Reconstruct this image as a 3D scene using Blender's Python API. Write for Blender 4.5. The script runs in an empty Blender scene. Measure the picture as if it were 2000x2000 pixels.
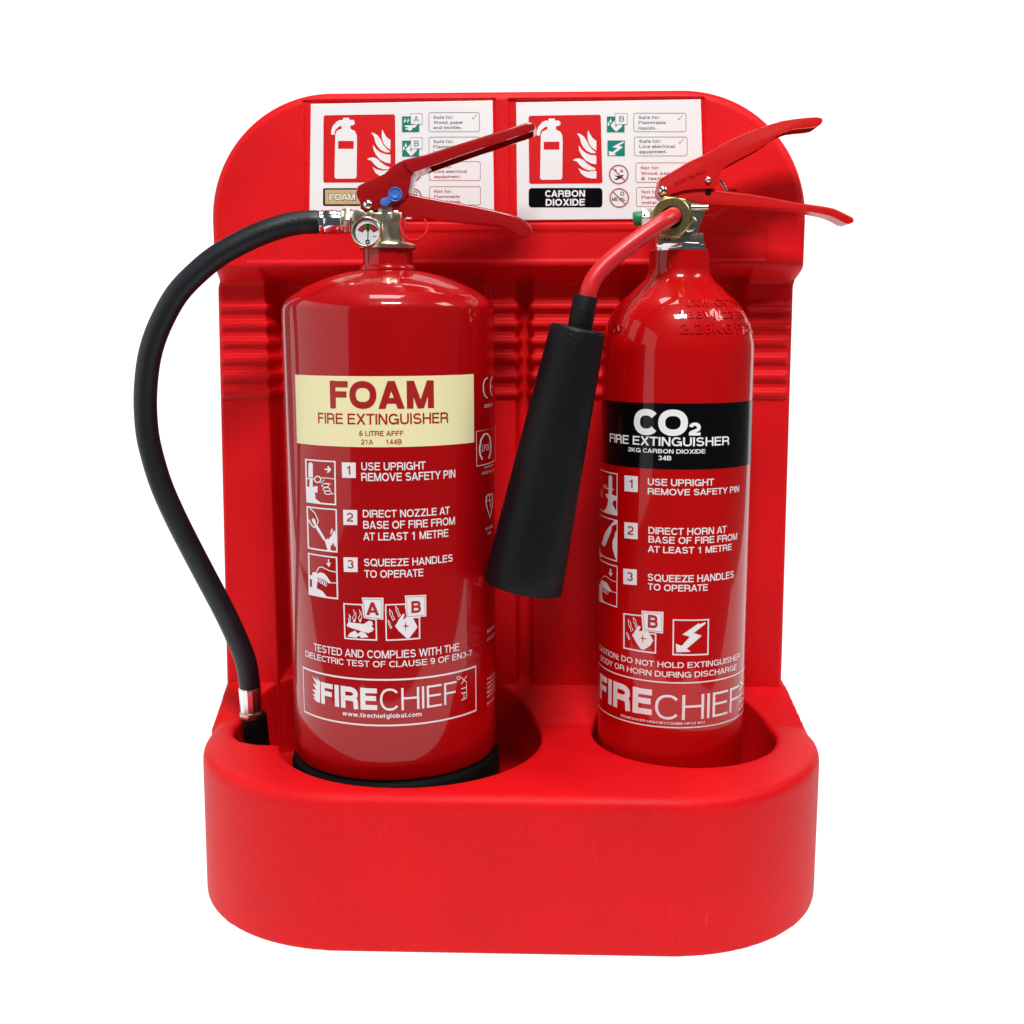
import bpy, bmesh, math, random
import numpy as np
from mathutils import Vector, Matrix
from mathutils.geometry import tessellate_polygon

sc = bpy.context.scene
C = sc.collection

# ------------------------------------------------------------------ camera
F_PX, PITCH, YAW, ROLL = 2273.3, 0.158469, 0.035334, -0.0015825
CAM = np.array([0.01429, -0.8899, 0.449])
def cam_axes():
    p, y = PITCH, YAW
    f = np.array([-math.sin(y)*math.cos(p), math.cos(y)*math.cos(p), -math.sin(p)])
    r = np.array([math.cos(y), math.sin(y), 0.])
    u = np.cross(r, f)
    c, s = math.cos(ROLL), math.sin(ROLL)
    return c*r+s*u, -s*r+c*u, f
RT, UP, FW = cam_axes()
cd = bpy.data.cameras.new('camera'); cam = bpy.data.objects.new('camera', cd); C.objects.link(cam)
cd.sensor_width = 36; cd.lens = F_PX/2000*36; cd.clip_start = .01; cd.clip_end = 50
M = Matrix(((RT[0], UP[0], -FW[0], CAM[0]), (RT[1], UP[1], -FW[1], CAM[1]), (RT[2], UP[2], -FW[2], CAM[2]), (0, 0, 0, 1)))
cam.matrix_world = M
sc.camera = cam

# ------------------------------------------------------------------ world, lamps, exposure
w = bpy.data.worlds.new('World'); sc.world = w; w.use_nodes = True
w.node_tree.nodes['Background'].inputs[0].default_value = (.95, .97, 1, 1)
w.node_tree.nodes['Background'].inputs[1].default_value = .06
sc.view_settings.view_transform = 'Standard'; sc.view_settings.look = 'None'
sc.view_settings.exposure = .22; sc.view_settings.gamma = 1
sc.cycles.max_bounces = 8
def area(name, loc, target, sx, sy, radiance, col=(1, 1, 1)):
    l = bpy.data.lights.new(name, 'AREA'); l.shape = 'RECTANGLE'; l.size = sx; l.size_y = sy
    l.energy = radiance*math.pi*sx*sy; l.color = col
    o = bpy.data.objects.new(name, l); C.objects.link(o); o.location = loc
    o.rotation_euler = (Vector(target)-Vector(loc)).to_track_quat('-Z', 'Y').to_euler()
    return o
area('key_softbox', (.10, -1.05, 1.85), (0, 0, .3), .50, .34, 47, (1, .985, .97))
area('left_window', (-1.2, -.50, .66), (0, -.50, .55), 2.2, 1.25, .8)
area('right_lamp', (1.15, -.25, 1.45), (.1, 0, .35), .35, .5, 9)
area('overhead_lamp', (-.15, .0, 2.0), (0, 0, .3), .5, .5, 9)

# ------------------------------------------------------------------ pixel -> point on a surface of the place
def ray(u, v):
    return FW + RT*((u-1000)/F_PX) - UP*((v-1000)/F_PX)
def on_y(u, v, y):
    d = ray(u, v); return CAM + d*((y-CAM[1])/d[1])
def on_z(u, v, z):
    d = ray(u, v); return CAM + d*((z-CAM[2])/d[2])
class Cyl:
    def __init__(s, x, y, r): s.x, s.y, s.r = x, y, r
    def sz(s, u, v):
        d = ray(u, v); q = CAM[:2]-np.array([s.x, s.y])
        A = d[:2]@d[:2]; B = q@d[:2]; D = B*B-A*(q@q-s.r**2)
        t = (-B-math.sqrt(max(D, 0)))/A; P = CAM+t*d
        return s.r*math.atan2(P[0]-s.x, -(P[1]-s.y)), P[2]
    def P(s, a, z, off):
        t = a/s.r; return (s.x+(s.r+off)*math.sin(t), s.y-(s.r+off)*math.cos(t), z)
class Flat:
    r = None
    def __init__(s, y): s.y = y
    def sz(s, u, v):
        P = on_y(u, v, s.y); return P[0], P[2]
    def P(s, a, z, off): return (a, s.y-off, z)
def crop(ox, oy, k):
    return lambda *pts: [(ox+p[0]/k, oy+p[1]/k) for p in pts]

# ------------------------------------------------------------------ materials
def mat(name, col, rough=.5, metal=0., coat=0., bump=0., bscale=900., spec=.5, mottle=0., coatr=.05, sss=0.):
    m = bpy.data.materials.new(name); m.use_nodes = True
    nt = m.node_tree; b = nt.nodes['Principled BSDF']
    b.inputs['Base Color'].default_value = (*col, 1); b.inputs['Roughness'].default_value = rough
    b.inputs['Metallic'].default_value = metal; b.inputs['Coat Weight'].default_value = coat
    b.inputs['Coat Roughness'].default_value = coatr
    b.inputs['Specular IOR Level'].default_value = spec
    tc = nt.nodes.new('ShaderNodeTexCoord')
    if bump:
        n = nt.nodes.new('ShaderNodeTexNoise'); n.inputs['Scale'].default_value = bscale; n.inputs['Detail'].default_value = 3
        nt.links.new(tc.outputs['Object'], n.inputs['Vector'])
        bm = nt.nodes.new('ShaderNodeBump'); bm.inputs['Strength'].default_value = bump; bm.inputs['Distance'].default_value = .0004
        nt.links.new(n.outputs['Fac'], bm.inputs['Height']); nt.links.new(bm.outputs['Normal'], b.inputs['Normal'])
    if mottle:
        n2 = nt.nodes.new('ShaderNodeTexNoise'); n2.inputs['Scale'].default_value = 14; n2.inputs['Detail'].default_value = 5
        n3 = nt.nodes.new('ShaderNodeTexNoise'); n3.inputs['Scale'].default_value = 420; n3.inputs['Detail'].default_value = 2
        for q in (n2, n3): nt.links.new(tc.outputs['Object'], q.inputs['Vector'])
        ad = nt.nodes.new('ShaderNodeMath'); ad.operation = 'MULTIPLY_ADD'
        nt.links.new(n3.outputs['Fac'], ad.inputs[0]); ad.inputs[1].default_value = .9; nt.links.new(n2.outputs['Fac'], ad.inputs[2])
        rp = nt.nodes.new('ShaderNodeMapRange'); rp.inputs[1].default_value = .65; rp.inputs[2].default_value = 1.25
        rp.inputs[3].default_value = 1-mottle; rp.inputs[4].default_value = 1+mottle
        nt.links.new(ad.outputs[0], rp.inputs[0])
        mx = nt.nodes.new('ShaderNodeVectorMath'); mx.operation = 'SCALE'; mx.inputs[0].default_value = col
        nt.links.new(rp.outputs[0], mx.inputs['Scale']); nt.links.new(mx.outputs[0], b.inputs['Base Color'])
        r2 = nt.nodes.new('ShaderNodeMapRange'); r2.inputs[3].default_value = rough-.06; r2.inputs[4].default_value = rough+.1
        nt.links.new(n2.outputs['Fac'], r2.inputs[0]); nt.links.new(r2.outputs[0], b.inputs['Roughness'])
    return m
def wear(m):
    """dark specks in the plastic and a few pale rubbed scratches"""
    nt = m.node_tree; b = nt.nodes['Principled BSDF']; src = b.inputs['Base Color'].links[0].from_socket
    N = nt.nodes.new; K = nt.links.new; tc = N('ShaderNodeTexCoord')
    v = N('ShaderNodeTexVoronoi'); v.inputs['Scale'].default_value = 95; K(tc.outputs['Object'], v.inputs['Vector'])
    r = N('ShaderNodeMapRange'); r.inputs[1].default_value = .05; r.inputs[2].default_value = .075; r.inputs[3].default_value = .55; r.inputs[4].default_value = 0
    K(v.outputs['Distance'], r.inputs[0])
    m1 = N('ShaderNodeMix'); m1.data_type = 'RGBA'; m1.inputs[7].default_value = (.30, .004, .006, 1); K(r.outputs[0], m1.inputs[0]); K(src, m1.inputs[6])
    mp = N('ShaderNodeMapping'); mp.inputs['Rotation'].default_value = (.3, .9, .2); mp.inputs['Scale'].default_value = (1, 1, .12); K(tc.outputs['Object'], mp.inputs['Vector'])
    n = N('ShaderNodeTexNoise'); n.inputs['Scale'].default_value = 260; n.inputs['Detail'].default_value = 1; K(mp.outputs[0], n.inputs['Vector'])
    n2 = N('ShaderNodeTexNoise'); n2.inputs['Scale'].default_value = 11; K(tc.outputs['Object'], n2.inputs['Vector'])
    ml = N('ShaderNodeMath'); ml.operation = 'MULTIPLY'; K(n.outputs['Fac'], ml.inputs[0]); K(n2.outputs['Fac'], ml.inputs[1])
    r2 = N('ShaderNodeMapRange'); r2.inputs[1].default_value = .475; r2.inputs[2].default_value = .52; r2.inputs[3].default_value = 0; r2.inputs[4].default_value = .14; K(ml.outputs[0], r2.inputs[0])
    m2 = N('ShaderNodeMix'); m2.data_type = 'RGBA'; m2.inputs[7].default_value = (.85, .16, .16, 1); K(r2.outputs[0], m2.inputs[0]); K(m1.outputs[2], m2.inputs[6])
    K(m2.outputs[2], b.inputs['Base Color'])
M_STAND = mat('red_moulded_plastic', (.76, .003, .007), .52, bump=.45, bscale=650, mottle=.10, spec=.22)
wear(M_STAND)
M_FOAM = mat('dark_red_gloss_paint', (.42, .001, .003), .35, coat=.78, mottle=.04, spec=.1)
M_CO2 = mat('bright_red_gloss_paint', (.52, .0008, .0015), .35, coat=.78, mottle=.04, spec=.1)
M_LEVF = mat('dark_red_coated_steel', (.36, .003, .005), .30, coat=.9, spec=.2, bump=.12, bscale=250, mottle=.12)
M_LEVC = mat('red_coated_steel', (.60, .004, .004), .36, coat=.12, spec=.3, bump=.1, bscale=300, mottle=.10)
M_PIPE = mat('red_rubber_sleeve_pipe', (.66, .016, .024), .36, bump=.05, bscale=200, mottle=.08)
M_HOSE = mat('black_rubber', (.006, .008, .011), .42, bump=.5, bscale=420, mottle=.3, spec=.45)
M_HORN = mat('black_moulded_horn', (.0028, .004, .0055), .47, bump=1., bscale=420, mottle=.4, spec=.24)
M_BLK = mat('black_plastic', (.003, .003, .003), .6, spec=.1)
M_NICK = mat('nickel_plated_brass', (.66, .61, .48), .28, 1., bump=.06, bscale=90, mottle=.10)
M_CHROME = mat('polished_steel', (.85, .86, .88), .14, 1.)
M_BRASS = mat('yellow_brass', (.52, .45, .20), .38, 1., bump=.2, bscale=150, mottle=.2)
M_ALU = mat('brushed_aluminium', (.82, .82, .84), .25, 1., bump=.05, bscale=60)
M_BLUE = mat('blue_plastic', (.06, .19, .62), .35, bump=.05)
M_DBLUE = mat('dark_blue_plastic', (.02, .05, .32), .4)
M_GREEN = mat('green_plastic', (.01, .21, .07), .4, bump=.1)
M_LOOP = mat('translucent_red_tie', (.75, .01, .006), .5, spec=.15)
M_WPRINT = mat('white_print', (.90, .86, .89), .35, coat=.4)
M_CREAM = mat('cream_label', (.95, .87, .49), .4, coat=.15, mottle=.02)
M_RPRINT = mat('dark_red_lettering', (.42, .012, .012), .4)
M_KPRINT = mat('black_print', (.002, .002, .003), .3, coat=.5, spec=.1)
M_SIGN = mat('white_rigid_plastic', (.95, .95, .95), .35)
M_SRED = mat('sign_red_ink', (.74, .004, .008), .4)
M_SGRN = mat('sign_green_ink', (.0, .24, .18), .4)
M_SLINE = mat('sign_grey_green_ink', (.16, .27, .28), .4)
M_SLRED = mat('sign_dull_red_ink', (.52, .10, .13), .4)
M_TAN = mat('tan_ink', (.66, .47, .22), .4)
M_GRED = mat('gauge_red_ink', (.42, .02, .02), .4)
M_GGRN = mat('gauge_green_ink', (.0, .15, .04), .4)
M_FACE = mat('gauge_white_face', (.80, .84, .90), .3)

# ------------------------------------------------------------------ object helpers
def link(name, me, m, parent=None, label=None):
    o = bpy.data.objects.new(name, me); C.objects.link(o)
    if m and not me.materials: me.materials.append(m)
    if parent: o.parent = parent
    if label: o['label'] = label
    return o
def empty(name, loc, label, cat, group=None):
    o = bpy.data.objects.new(name, None); C.objects.link(o); o.location = loc; o.empty_display_size = .05
    o['label'] = label; o['category'] = cat
    if group: o['group'] = group
    bpy.context.view_layer.update()
    return o
def fix_parent(o, p):
    o.parent = p; o.matrix_parent_inverse = p.matrix_world.inverted()
def part(name, me, m, parent, label=None, smooth=40):
    o = link(name, me, m, None, label)
    if parent is not None: fix_parent(o, parent)
    if smooth: shade(me, smooth)
    return o
def shade(me, ang=40):
    me.polygons.foreach_set('use_smooth', [True]*len(me.polygons))
    bm = bmesh.new(); bm.from_mesh(me)
    a = math.radians(ang)
    for e in bm.edges:
        e.smooth = not (len(e.link_faces) == 2 and e.calc_face_angle(0) > a)
    bm.to_mesh(me); bm.free(); me.update()
def mesh(name, vs, fs):
    me = bpy.data.meshes.new(name); me.from_pydata([tuple(map(float, v)) for v in vs], [], fs); me.update(); return me
def from_bm(name, bm):
    bmesh.ops.recalc_face_normals(bm, faces=bm.faces)
    me = bpy.data.meshes.new(name); bm.to_mesh(me); bm.free(); return me
def frame(axis):
    a = Vector(axis).normalized(); h = Vector((0, 0, 1)) if abs(a.z) < .9 else Vector((1, 0, 0))
    u = a.cross(h).normalized(); return a, u, a.cross(u)
def add_lathe(bm, prof, origin, axis=(0, 0, 1), n=48, cap=True, hexa=False):
    a, u, v = frame(axis); o = Vector(origin); rings = []
    for r, h in prof:
        rings.append([bm.verts.new(o+a*h+(u*math.cos(2*math.pi*i/n)+v*math.sin(2*math.pi*i/n))*max(r, 1e-5)) for i in range(n)])
    for A, B in zip(rings, rings[1:]):
        for i in range(n): bm.faces.new((A[i], A[(i+1) % n], B[(i+1) % n], B[i]))
    if cap: bm.faces.new(rings[0][::-1]); bm.faces.new(rings[-1])
def lathe(name, prof, origin, axis=(0, 0, 1), n=48, cap=True):
    bm = bmesh.new(); add_lathe(bm, prof, origin, axis, n, cap); return from_bm(name, bm)
def catmull(P, k=10):
    P = [Vector(p) for p in P]; Q = [P[0]*2-P[1]]+P+[P[-1]*2-P[-2]]; out = []
    for i in range(1, len(Q)-2):
        for j in range(k):
            t = j/k
            out.append(.5*((2*Q[i])+(Q[i+1]-Q[i-1])*t+(2*Q[i-1]-5*Q[i]+4*Q[i+1]-Q[i+2])*t*t+(3*Q[i]-Q[i-1]-3*Q[i+1]+Q[i+2])*t**3))
    out.append(P[-1]); return out
def add_tube(bm, P, r, n=20, k=10, smooth=True):
    pts = catmull(P, k) if smooth else [Vector(p) for p in P]
    rr = r if callable(r) else (lambda t: r)
    T = [(pts[min(i+1, len(pts)-1)]-pts[max(i-1, 0)]).normalized() for i in range(len(pts))]
    _, u, _ = frame(T[0]); rings = []
    for i, p in enumerate(pts):
        u = (u-T[i]*u.dot(T[i])).normalized(); v = T[i].cross(u); R = rr(i/(len(pts)-1))
        rings.append([bm.verts.new(p+(u*math.cos(2*math.pi*j/n)+v*math.sin(2*math.pi*j/n))*R) for j in range(n)])
    for A, B in zip(rings, rings[1:]):
        for j in range(n): bm.faces.new((A[j], A[(j+1) % n], B[(j+1) % n], B[j]))
    bm.faces.new(rings[0][::-1]); bm.faces.new(rings[-1])
def tube(name, P, r, n=20, k=10, smooth=True):
    bm = bmesh.new(); add_tube(bm, P, r, n, k, smooth); return from_bm(name, bm)
def add_slab(bm, poly, y0, y1, bev=.001, seg=3, low=None):
    """a plate whose outline (x, z) is extruded from y0 to y1, edges rounded"""
    b = bmesh.new()
    A = [b.verts.new((p[0], y0, p[1])) for p in poly]
    f = b.faces.new(A)
    r = bmesh.ops.extrude_face_region(b, geom=[f])
    bmesh.ops.translate(b, verts=[g for g in r['geom'] if isinstance(g, bmesh.types.BMVert)], vec=(0, y1-y0, 0))
    bmesh.ops.recalc_face_normals(b, faces=b.faces)
    if bev:
        ed = [e for e in b.edges if abs(e.verts[0].co.y-e.verts[1].co.y) < 1e-6]
        if low is None: bmesh.ops.bevel(b, geom=ed, offset=bev, segments=seg, profile=.5, affect='EDGES', clamp_overlap=True)
        else:
            up = [e for e in ed if max(f.normal.z for f in e.link_faces) > .15]
            bmesh.ops.bevel(b, geom=up, offset=bev, segments=seg, profile=.5, affect='EDGES', clamp_overlap=True)
    me = bpy.data.meshes.new('t'); b.to_mesh(me); b.free(); bm.from_mesh(me); bpy.data.meshes.remove(me)
def slab(name, poly, y0, y1, bev=.001, seg=3):
    bm = bmesh.new(); add_slab(bm, poly, y0, y1, bev, seg); return from_bm(name, bm)
def hollow(me, poly, y0, y1):
    """cut the inside out of a pressed channel"""
    a = link('a', me, None); b = link('b', slab('b', poly, y0, y1, 0), None)
    md = a.modifiers.new('d', 'BOOLEAN'); md.operation = 'DIFFERENCE'; md.object = b; md.solver = 'EXACT'
    dg = bpy.context.evaluated_depsgraph_get(); dg.update()
    out = bpy.data.meshes.new_from_object(a.evaluated_get(dg)); out.name = me.name; out.materials.clear()
    for o in (a, b): bpy.data.objects.remove(o)
    return out
def roundpoly(P, it=2):
    for _ in range(it):
        Q = []
        for i in range(len(P)):
            a, b = P[i], P[(i+1) % len(P)]
            Q += [(a[0]*.75+b[0]*.25, a[1]*.75+b[1]*.25), (a[0]*.25+b[0]*.75, a[1]*.25+b[1]*.75)]
        P = Q
    return P
def pxpoly(pts, y): return [tuple(on_y(u, v, y)[[0, 2]]) for u, v in pts]

# ------------------------------------------------------------------ flat print laid on surfaces
_glyph = {}
# ---- a plain grotesque alphabet drawn as strokes; capital height 1, stroke weight w
def _arc(cx, cy, rx, ry, a0, a1, n=None, e=2.25):
    n = n or max(4, int(abs(a1-a0)/18)+1); out = []
    for i in range(n+1):
        t = math.radians(a0+(a1-a0)*i/n); c, s = math.cos(t), math.sin(t)
        out.append((cx+rx*math.copysign(abs(c)**(2/e), c), cy+ry*math.copysign(abs(s)**(2/e), s)))
    return out
def _ribbon(P, w, closed=False):
    P = [np.array(p, float) for p in P]; P = [p for i, p in enumerate(P) if i == 0 or np.linalg.norm(p-P[i-1]) > 1e-4]; n = len(P); A = []; B = []
    for i in range(n):
        a = P[i-1] if (closed or i) else None; b = P[(i+1) % n] if (closed or i < n-1) else None
        d1 = P[i]-a if a is not None else b-P[i]; d2 = b-P[i] if b is not None else d1
        d1 = d1/(np.linalg.norm(d1)+1e-9); d2 = d2/(np.linalg.norm(d2)+1e-9)
        m = d1+d2; m /= np.linalg.norm(m)+1e-9; nr = np.array([-m[1], m[0]])
        k = max(abs(nr@np.array([-d2[1], d2[0]])), .5)
        A.append(tuple(P[i]+nr*w/2/k)); B.append(tuple(P[i]-nr*w/2/k))
    return A+B, [(i, (i+1) % n, n+(i+1) % n, n+i) for i in range(n if closed else n-1)]
def letter(ch, w):
    """body width and filled pieces of one character"""
    Wd = dict(zip('ABCDEFGHJKLMNOPQRSTUVWXYZ', (.90,.80,.88,.84,.72,.67,.92,.80,.58,.84,.64,.96,.80,.94,.76,.94,.83,.79,.76,.80,.88,1.24,.86,.88,.76)))
    Wl = dict(a=.63,b=.62,c=.58,d=.62,e=.63,f=.36,g=.62,h=.58,k=.60,m=.94,n=.58,o=.64,p=.62,q=.62,r=.34,s=.56,t=.34,u=.58,v=.62,w=.92,x=.62,y=.62)
    W = Wd.get(ch) or Wl.get(ch) or (.66 if ch.isdigit() else {'I': w, 'i': w*1.05, 'l': w*1.05, '.': w*1.1, ',': w*1.1, ':': w*1.1, '-': .36, '/': .42, '&': .85, ' ': .26}.get(ch, .6))
    if ch in Wd or ch.isdigit(): W += (w-.14)*.75
    out = []
    l, r, t, b, c = w/2, W-w/2, 1-w/2, w/2, W/2
    h = .74; xt = h-w/2; rx = (W-w)/2
    S = lambda P, k=1.: out.append(_ribbon(P, w*k))
    O = lambda cx, cy, ax, ay, k=1.: out.append(_ribbon(_arc(cx, cy, ax, ay, 0, 360, 28)[:-1], w*k, True))
    def D(x0, y0, x1, y1, k=1.):
        g = w*k/2*math.hypot(x1-x0, y1-y0)/abs(y1-y0)
        out.append(([(x0-g, y0), (x0+g, y0), (x1+g, y1), (x1-g, y1)], [(0, 1, 2, 3)]))
    def hw(dx, dy=1.): return w/2*math.hypot(dx, dy)/dy
    V = lambda x, y0=0, y1=1, k=1.: S([(x, y0), (x, y1)], k)
    Hb = lambda y, x0=0, x1=None, k=.92: S([(x0, y), (W if x1 is None else x1, y)], k)
    if ch == 'A': g = hw(c); D(g, 0, c, 1); D(W-g, 0, c, 1); Hb(.29, W*.2, W*.8, .85)
    elif ch == 'B':
        V(l); m = .53
        S([(0, t), (c, t)]+_arc(c, (t+m)/2, r-.03-c, (t-m)/2, 90, -90)+[(0, m)], .95); S([(0, m), (c, m)]+_arc(c, (m+b)/2, r-c, (m-b)/2, 90, -90)+[(0, b)], .95)
    elif ch == 'C': S(_arc(c, .5, rx, .5-b, 38, 322))
    elif ch == 'D': V(l); S([(0, t), (W*.42, t)]+_arc(W*.42, .5, r-W*.42, .5-b, 90, -90)+[(0, b)])
    elif ch == 'E': V(l); Hb(t); Hb(.53, 0, W*.94); Hb(b)
    elif ch == 'F': V(l); Hb(t); Hb(.51, 0, W*.92)
    elif ch == 'G': S(_arc(c, .5, rx, .5-b, 38, 335)); S([(W*.54, .47), (W, .47)], .9); V(W-w*.42, 0, .5, .84)
    elif ch == 'H': V(l); V(r); Hb(.53)
    elif ch == 'I': V(c)
    elif ch == 'J': S([(r, 1), (r, .3)]+_arc(c, .3, rx, .3-b, 0, -175))
    elif ch == 'K': V(l); D(W*.16, .28, W-hw(W*.7)-.03, 1); D(W-hw(.5), 0, W*.36, .56)
    elif ch == 'L': V(l); Hb(b)
    elif ch == 'M': V(l); V(r); D(w*.62, 1, c, 0, .92); D(W-w*.62, 1, c, 0, .92)
    elif ch == 'N': V(l); V(r); D(w*.6, 1, W-w*.6, 0)
    elif ch == 'O': O(c, .5, rx, .5-b)
    elif ch == 'Q': O(c, .5, rx, .5-b); S([(W*.56, .30), (W*.97, -.03)], .85)
    elif ch in 'PR':
        m = .45+(.02 if ch == 'R' else 0); V(l); S([(0, t), (c, t)]+_arc(c, (t+m)/2, r-c-(.02 if ch == 'R' else 0), (t-m)/2, 90, -90)+[(0, m)], .95)
        if ch == 'R': S([(c, m), (W*.66, m-.01)]+_arc(W*.66, m-.16, r-.02-W*.66, .15, 90, 0, 4)+[(r-.01, .1), (r+.01, 0)], .95)
    elif ch == 'S':
        m = .515; S(_arc(c, (t+m)/2, rx*.93, (t-m)/2, 22, 262, e=2.1)+_arc(c, (m+b)/2, rx, (m-b)/2, 82, -162, e=2.1), .97)
    elif ch == 'T': Hb(t); V(c)
    elif ch == 'U': S([(l, 1), (l, .36)]+_arc(c, .36, rx, .36-b, 180, 360)+[(r, .36), (r, 1)])
    elif ch == 'V': g = hw(c); D(g, 1, c, 0); D(W-g, 1, c, 0)
    elif ch == 'W': g = hw(W*.25); D(g, 1, W*.27, 0); D(W*.5, 1, W*.27, 0); D(W*.5, 1, W*.73, 0); D(W-g, 1, W*.73, 0)
    elif ch == 'X': g = hw(W*.7); D(g, 0, W-g, 1); D(g, 1, W-g, 0)
    elif ch == 'Y': g = hw(.7); D(g*.95, 1, c, .40); D(W-g*.95, 1, c, .40); V(c, 0, .45)
    elif ch == 'Z': Hb(t, 0.02); Hb(b); D(w*.62, w*.45, W-w*.65, 1-w*.45)
    elif ch == '0': O(c, .5, rx, .5-b)
    elif ch == '1': V(W*.58); S([(W*.52, .90), (W*.40, .80), (W*.12, .755)], .8)
    elif ch == '2': S(_arc(c, t-.26, rx, .26, 172, -38)+[(W*.22, .25), (l, b*1.1)]); Hb(b)
    elif ch == '3': m = .53; S(_arc(c, (t+m)/2, rx*.92, (t-m)/2, 162, -80)); S(_arc(c, (m+b)/2, rx, (m-b)/2, 80, -165))
    elif ch == '4': V(W*.72); Hb(.27); D(w*.55, .25, W*.68, 1, .9)
    elif ch == '5': Hb(t, W*.18, W*.94); S([(W*.24, 1), (W*.13, .47)], .9); S(_arc(c, .33, rx, .33-b, 128, -162))
    elif ch == '6': O(c, .315, rx, .315-b); S(_arc(c, .5, rx, .5-b, 42, 195))
    elif ch == '7': Hb(t); D(W*.34, 0, W-w*.62, 1-w*.4)
    elif ch == '8': m = .53; O(c, (t+m)/2, rx*.9, (t-m)/2); O(c, (m+b)/2, rx, (m-b)/2)
    elif ch == '9': O(c, .685, rx, .315-b); S(_arc(c, .5, rx, .5-b, 222, 375))
    elif ch == 'a': S(_arc(c, xt-.17, rx*.9, .17, 165, 0)+[(r-rx*.1, 0)]); O(W*.44, .21, W*.44-l, .21-b*.9, .9)
    elif ch in 'bp': V(l, -.28 if ch == 'p' else 0, h if ch == 'p' else 1); O(c, h/2, rx, h/2-b)
    elif ch in 'dqg':
        V(r, {'d': 0, 'q': -.28, 'g': -.05}[ch], 1 if ch == 'd' else h); O(c, h/2, rx, h/2-b)
        if ch == 'g': S(_arc(c, -.04, rx, .24-b, 0, -160))
    elif ch == 'c': S(_arc(c, h/2, rx, h/2-b, 42, 318))
    elif ch == 'e': S(_arc(c, h/2, rx, h/2-b, 0, 322)); Hb(h/2, w*.4, W-w*.3, .8)
    elif ch == 'f': S([(W*.42, 0), (W*.42, .78)]+_arc(W*.42+.17, .80, .17, .2-b*.9, 180, 100)); Hb(h-w*.4, 0, W, .8)
    elif ch in 'hn': V(l, 0, 1 if ch == 'h' else h); S([(r, 0), (r, h*.6)]+_arc(c, h*.6, rx, xt-h*.6, 0, 170))
    elif ch == 'i': V(c, 0, h); V(c, .86, 1)
    elif ch == 'k': V(l); D(W*.2, .24, W-hw(.4), h); D(W-hw(.4), 0, W*.38, .46)
    elif ch == 'l': V(c)
    elif ch == 'm':
        V(l, 0, h); a = (W-w)/4
        for q in (0, 1): S([(l+a*2*(q+1), 0), (l+a*2*(q+1), h*.6)]+_arc(l+a*(2*q+1), h*.6, a, xt-h*.6, 0, 170))
    elif ch == 'o': O(c, h/2, rx, h/2-b)
    elif ch == 'r': V(l, 0, h); S(_arc(W+.02, h*.52, W-w*.3, xt-h*.52, 180, 95))
    elif ch == 's': m = h*.515; S(_arc(c, (xt+m)/2, rx*.92, (xt-m)/2, 20, 262, e=2.1)+_arc(c, (m+b)/2, rx, (m-b)/2, 82, -160, e=2.1), .92)
    elif ch == 't': S([(W*.42, .94), (W*.42, .2)]+_arc(W*.42+.16, .2, .16, .2-b, 180, 265)); Hb(h-w*.4, 0, W, .8)
    elif ch == 'u': S([(l, h), (l, .28)]+_arc(c, .28, rx, .28-b, 180, 350)); V(r, 0, h)
    elif ch in 'vy':
        g = hw(c, h); D(g, h, c, 0); D(W-g, h, c, 0)
        if ch == 'y': D(c, .02, c-.13, -.27)
    elif ch == 'w': g = hw(W*.25, h); D(g, h, W*.27, 0); D(W*.5, h, W*.27, 0); D(W*.5, h, W*.73, 0); D(W-g, h, W*.73, 0)
    elif ch == 'x': g = hw(W*.6, h); D(g, 0, W-g, h); D(g, h, W-g, 0)
    elif ch == '.': V(c, 0, w*1.1, 1.1)
    elif ch == ',': V(c, 0, w*1.1, 1.1); D(c+w*.2, 0, c-w*.1, -.14, .6)
    elif ch == ':': V(c, 0, w*1.1, 1.1); V(c, h-w*1.1, h, 1.1)
    elif ch == '-': Hb(.36)
    elif ch == '/': D(hw(.2), -.03, W-hw(.2), 1.03, .8)
    elif ch == '&': O(W*.42, .76, W*.2, .24-b); O(W*.38, .28, W*.38-l, .28-b); D(W-w*.6, 0, W*.3, .72)
    return W, out
def glyphs(text, offset=0., space=1.):
    key = (text, offset, space)
    if key not in _glyph:
        w = .124+2.4*offset; V = []; F = []; x = 0.; k = 0
        for ci, ch in enumerate(text):
            nx = text[ci+1] if ci+1 < len(text) else ' '
            W, pieces = letter(ch, w)
            for vs, fs in pieces:
                n0 = len(V); k = (k+1) % 24
                V += [(a+x, b, k*8e-7) for a, b in vs]; F += [tuple(n0+i for i in f) for f in fs]
            gap = .115-.25*offset
            if ch in 'AVTYL': gap -= .03
            if nx in 'AVTYWv': gap -= .05
            if (ch+nx) in ('AV','AT','TA','FO','LT','AY','VA'): gap -= .05
            if ch in 'Cce': gap -= .06+.75*(w-.13 if w > .13 else 0)
            x += W+gap+(space-1)*.5
        _glyph[key] = (np.array(V) if V else np.zeros((1, 3)), F)
    return _glyph[key]
def capheight(off): return 0., 1.
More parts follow.
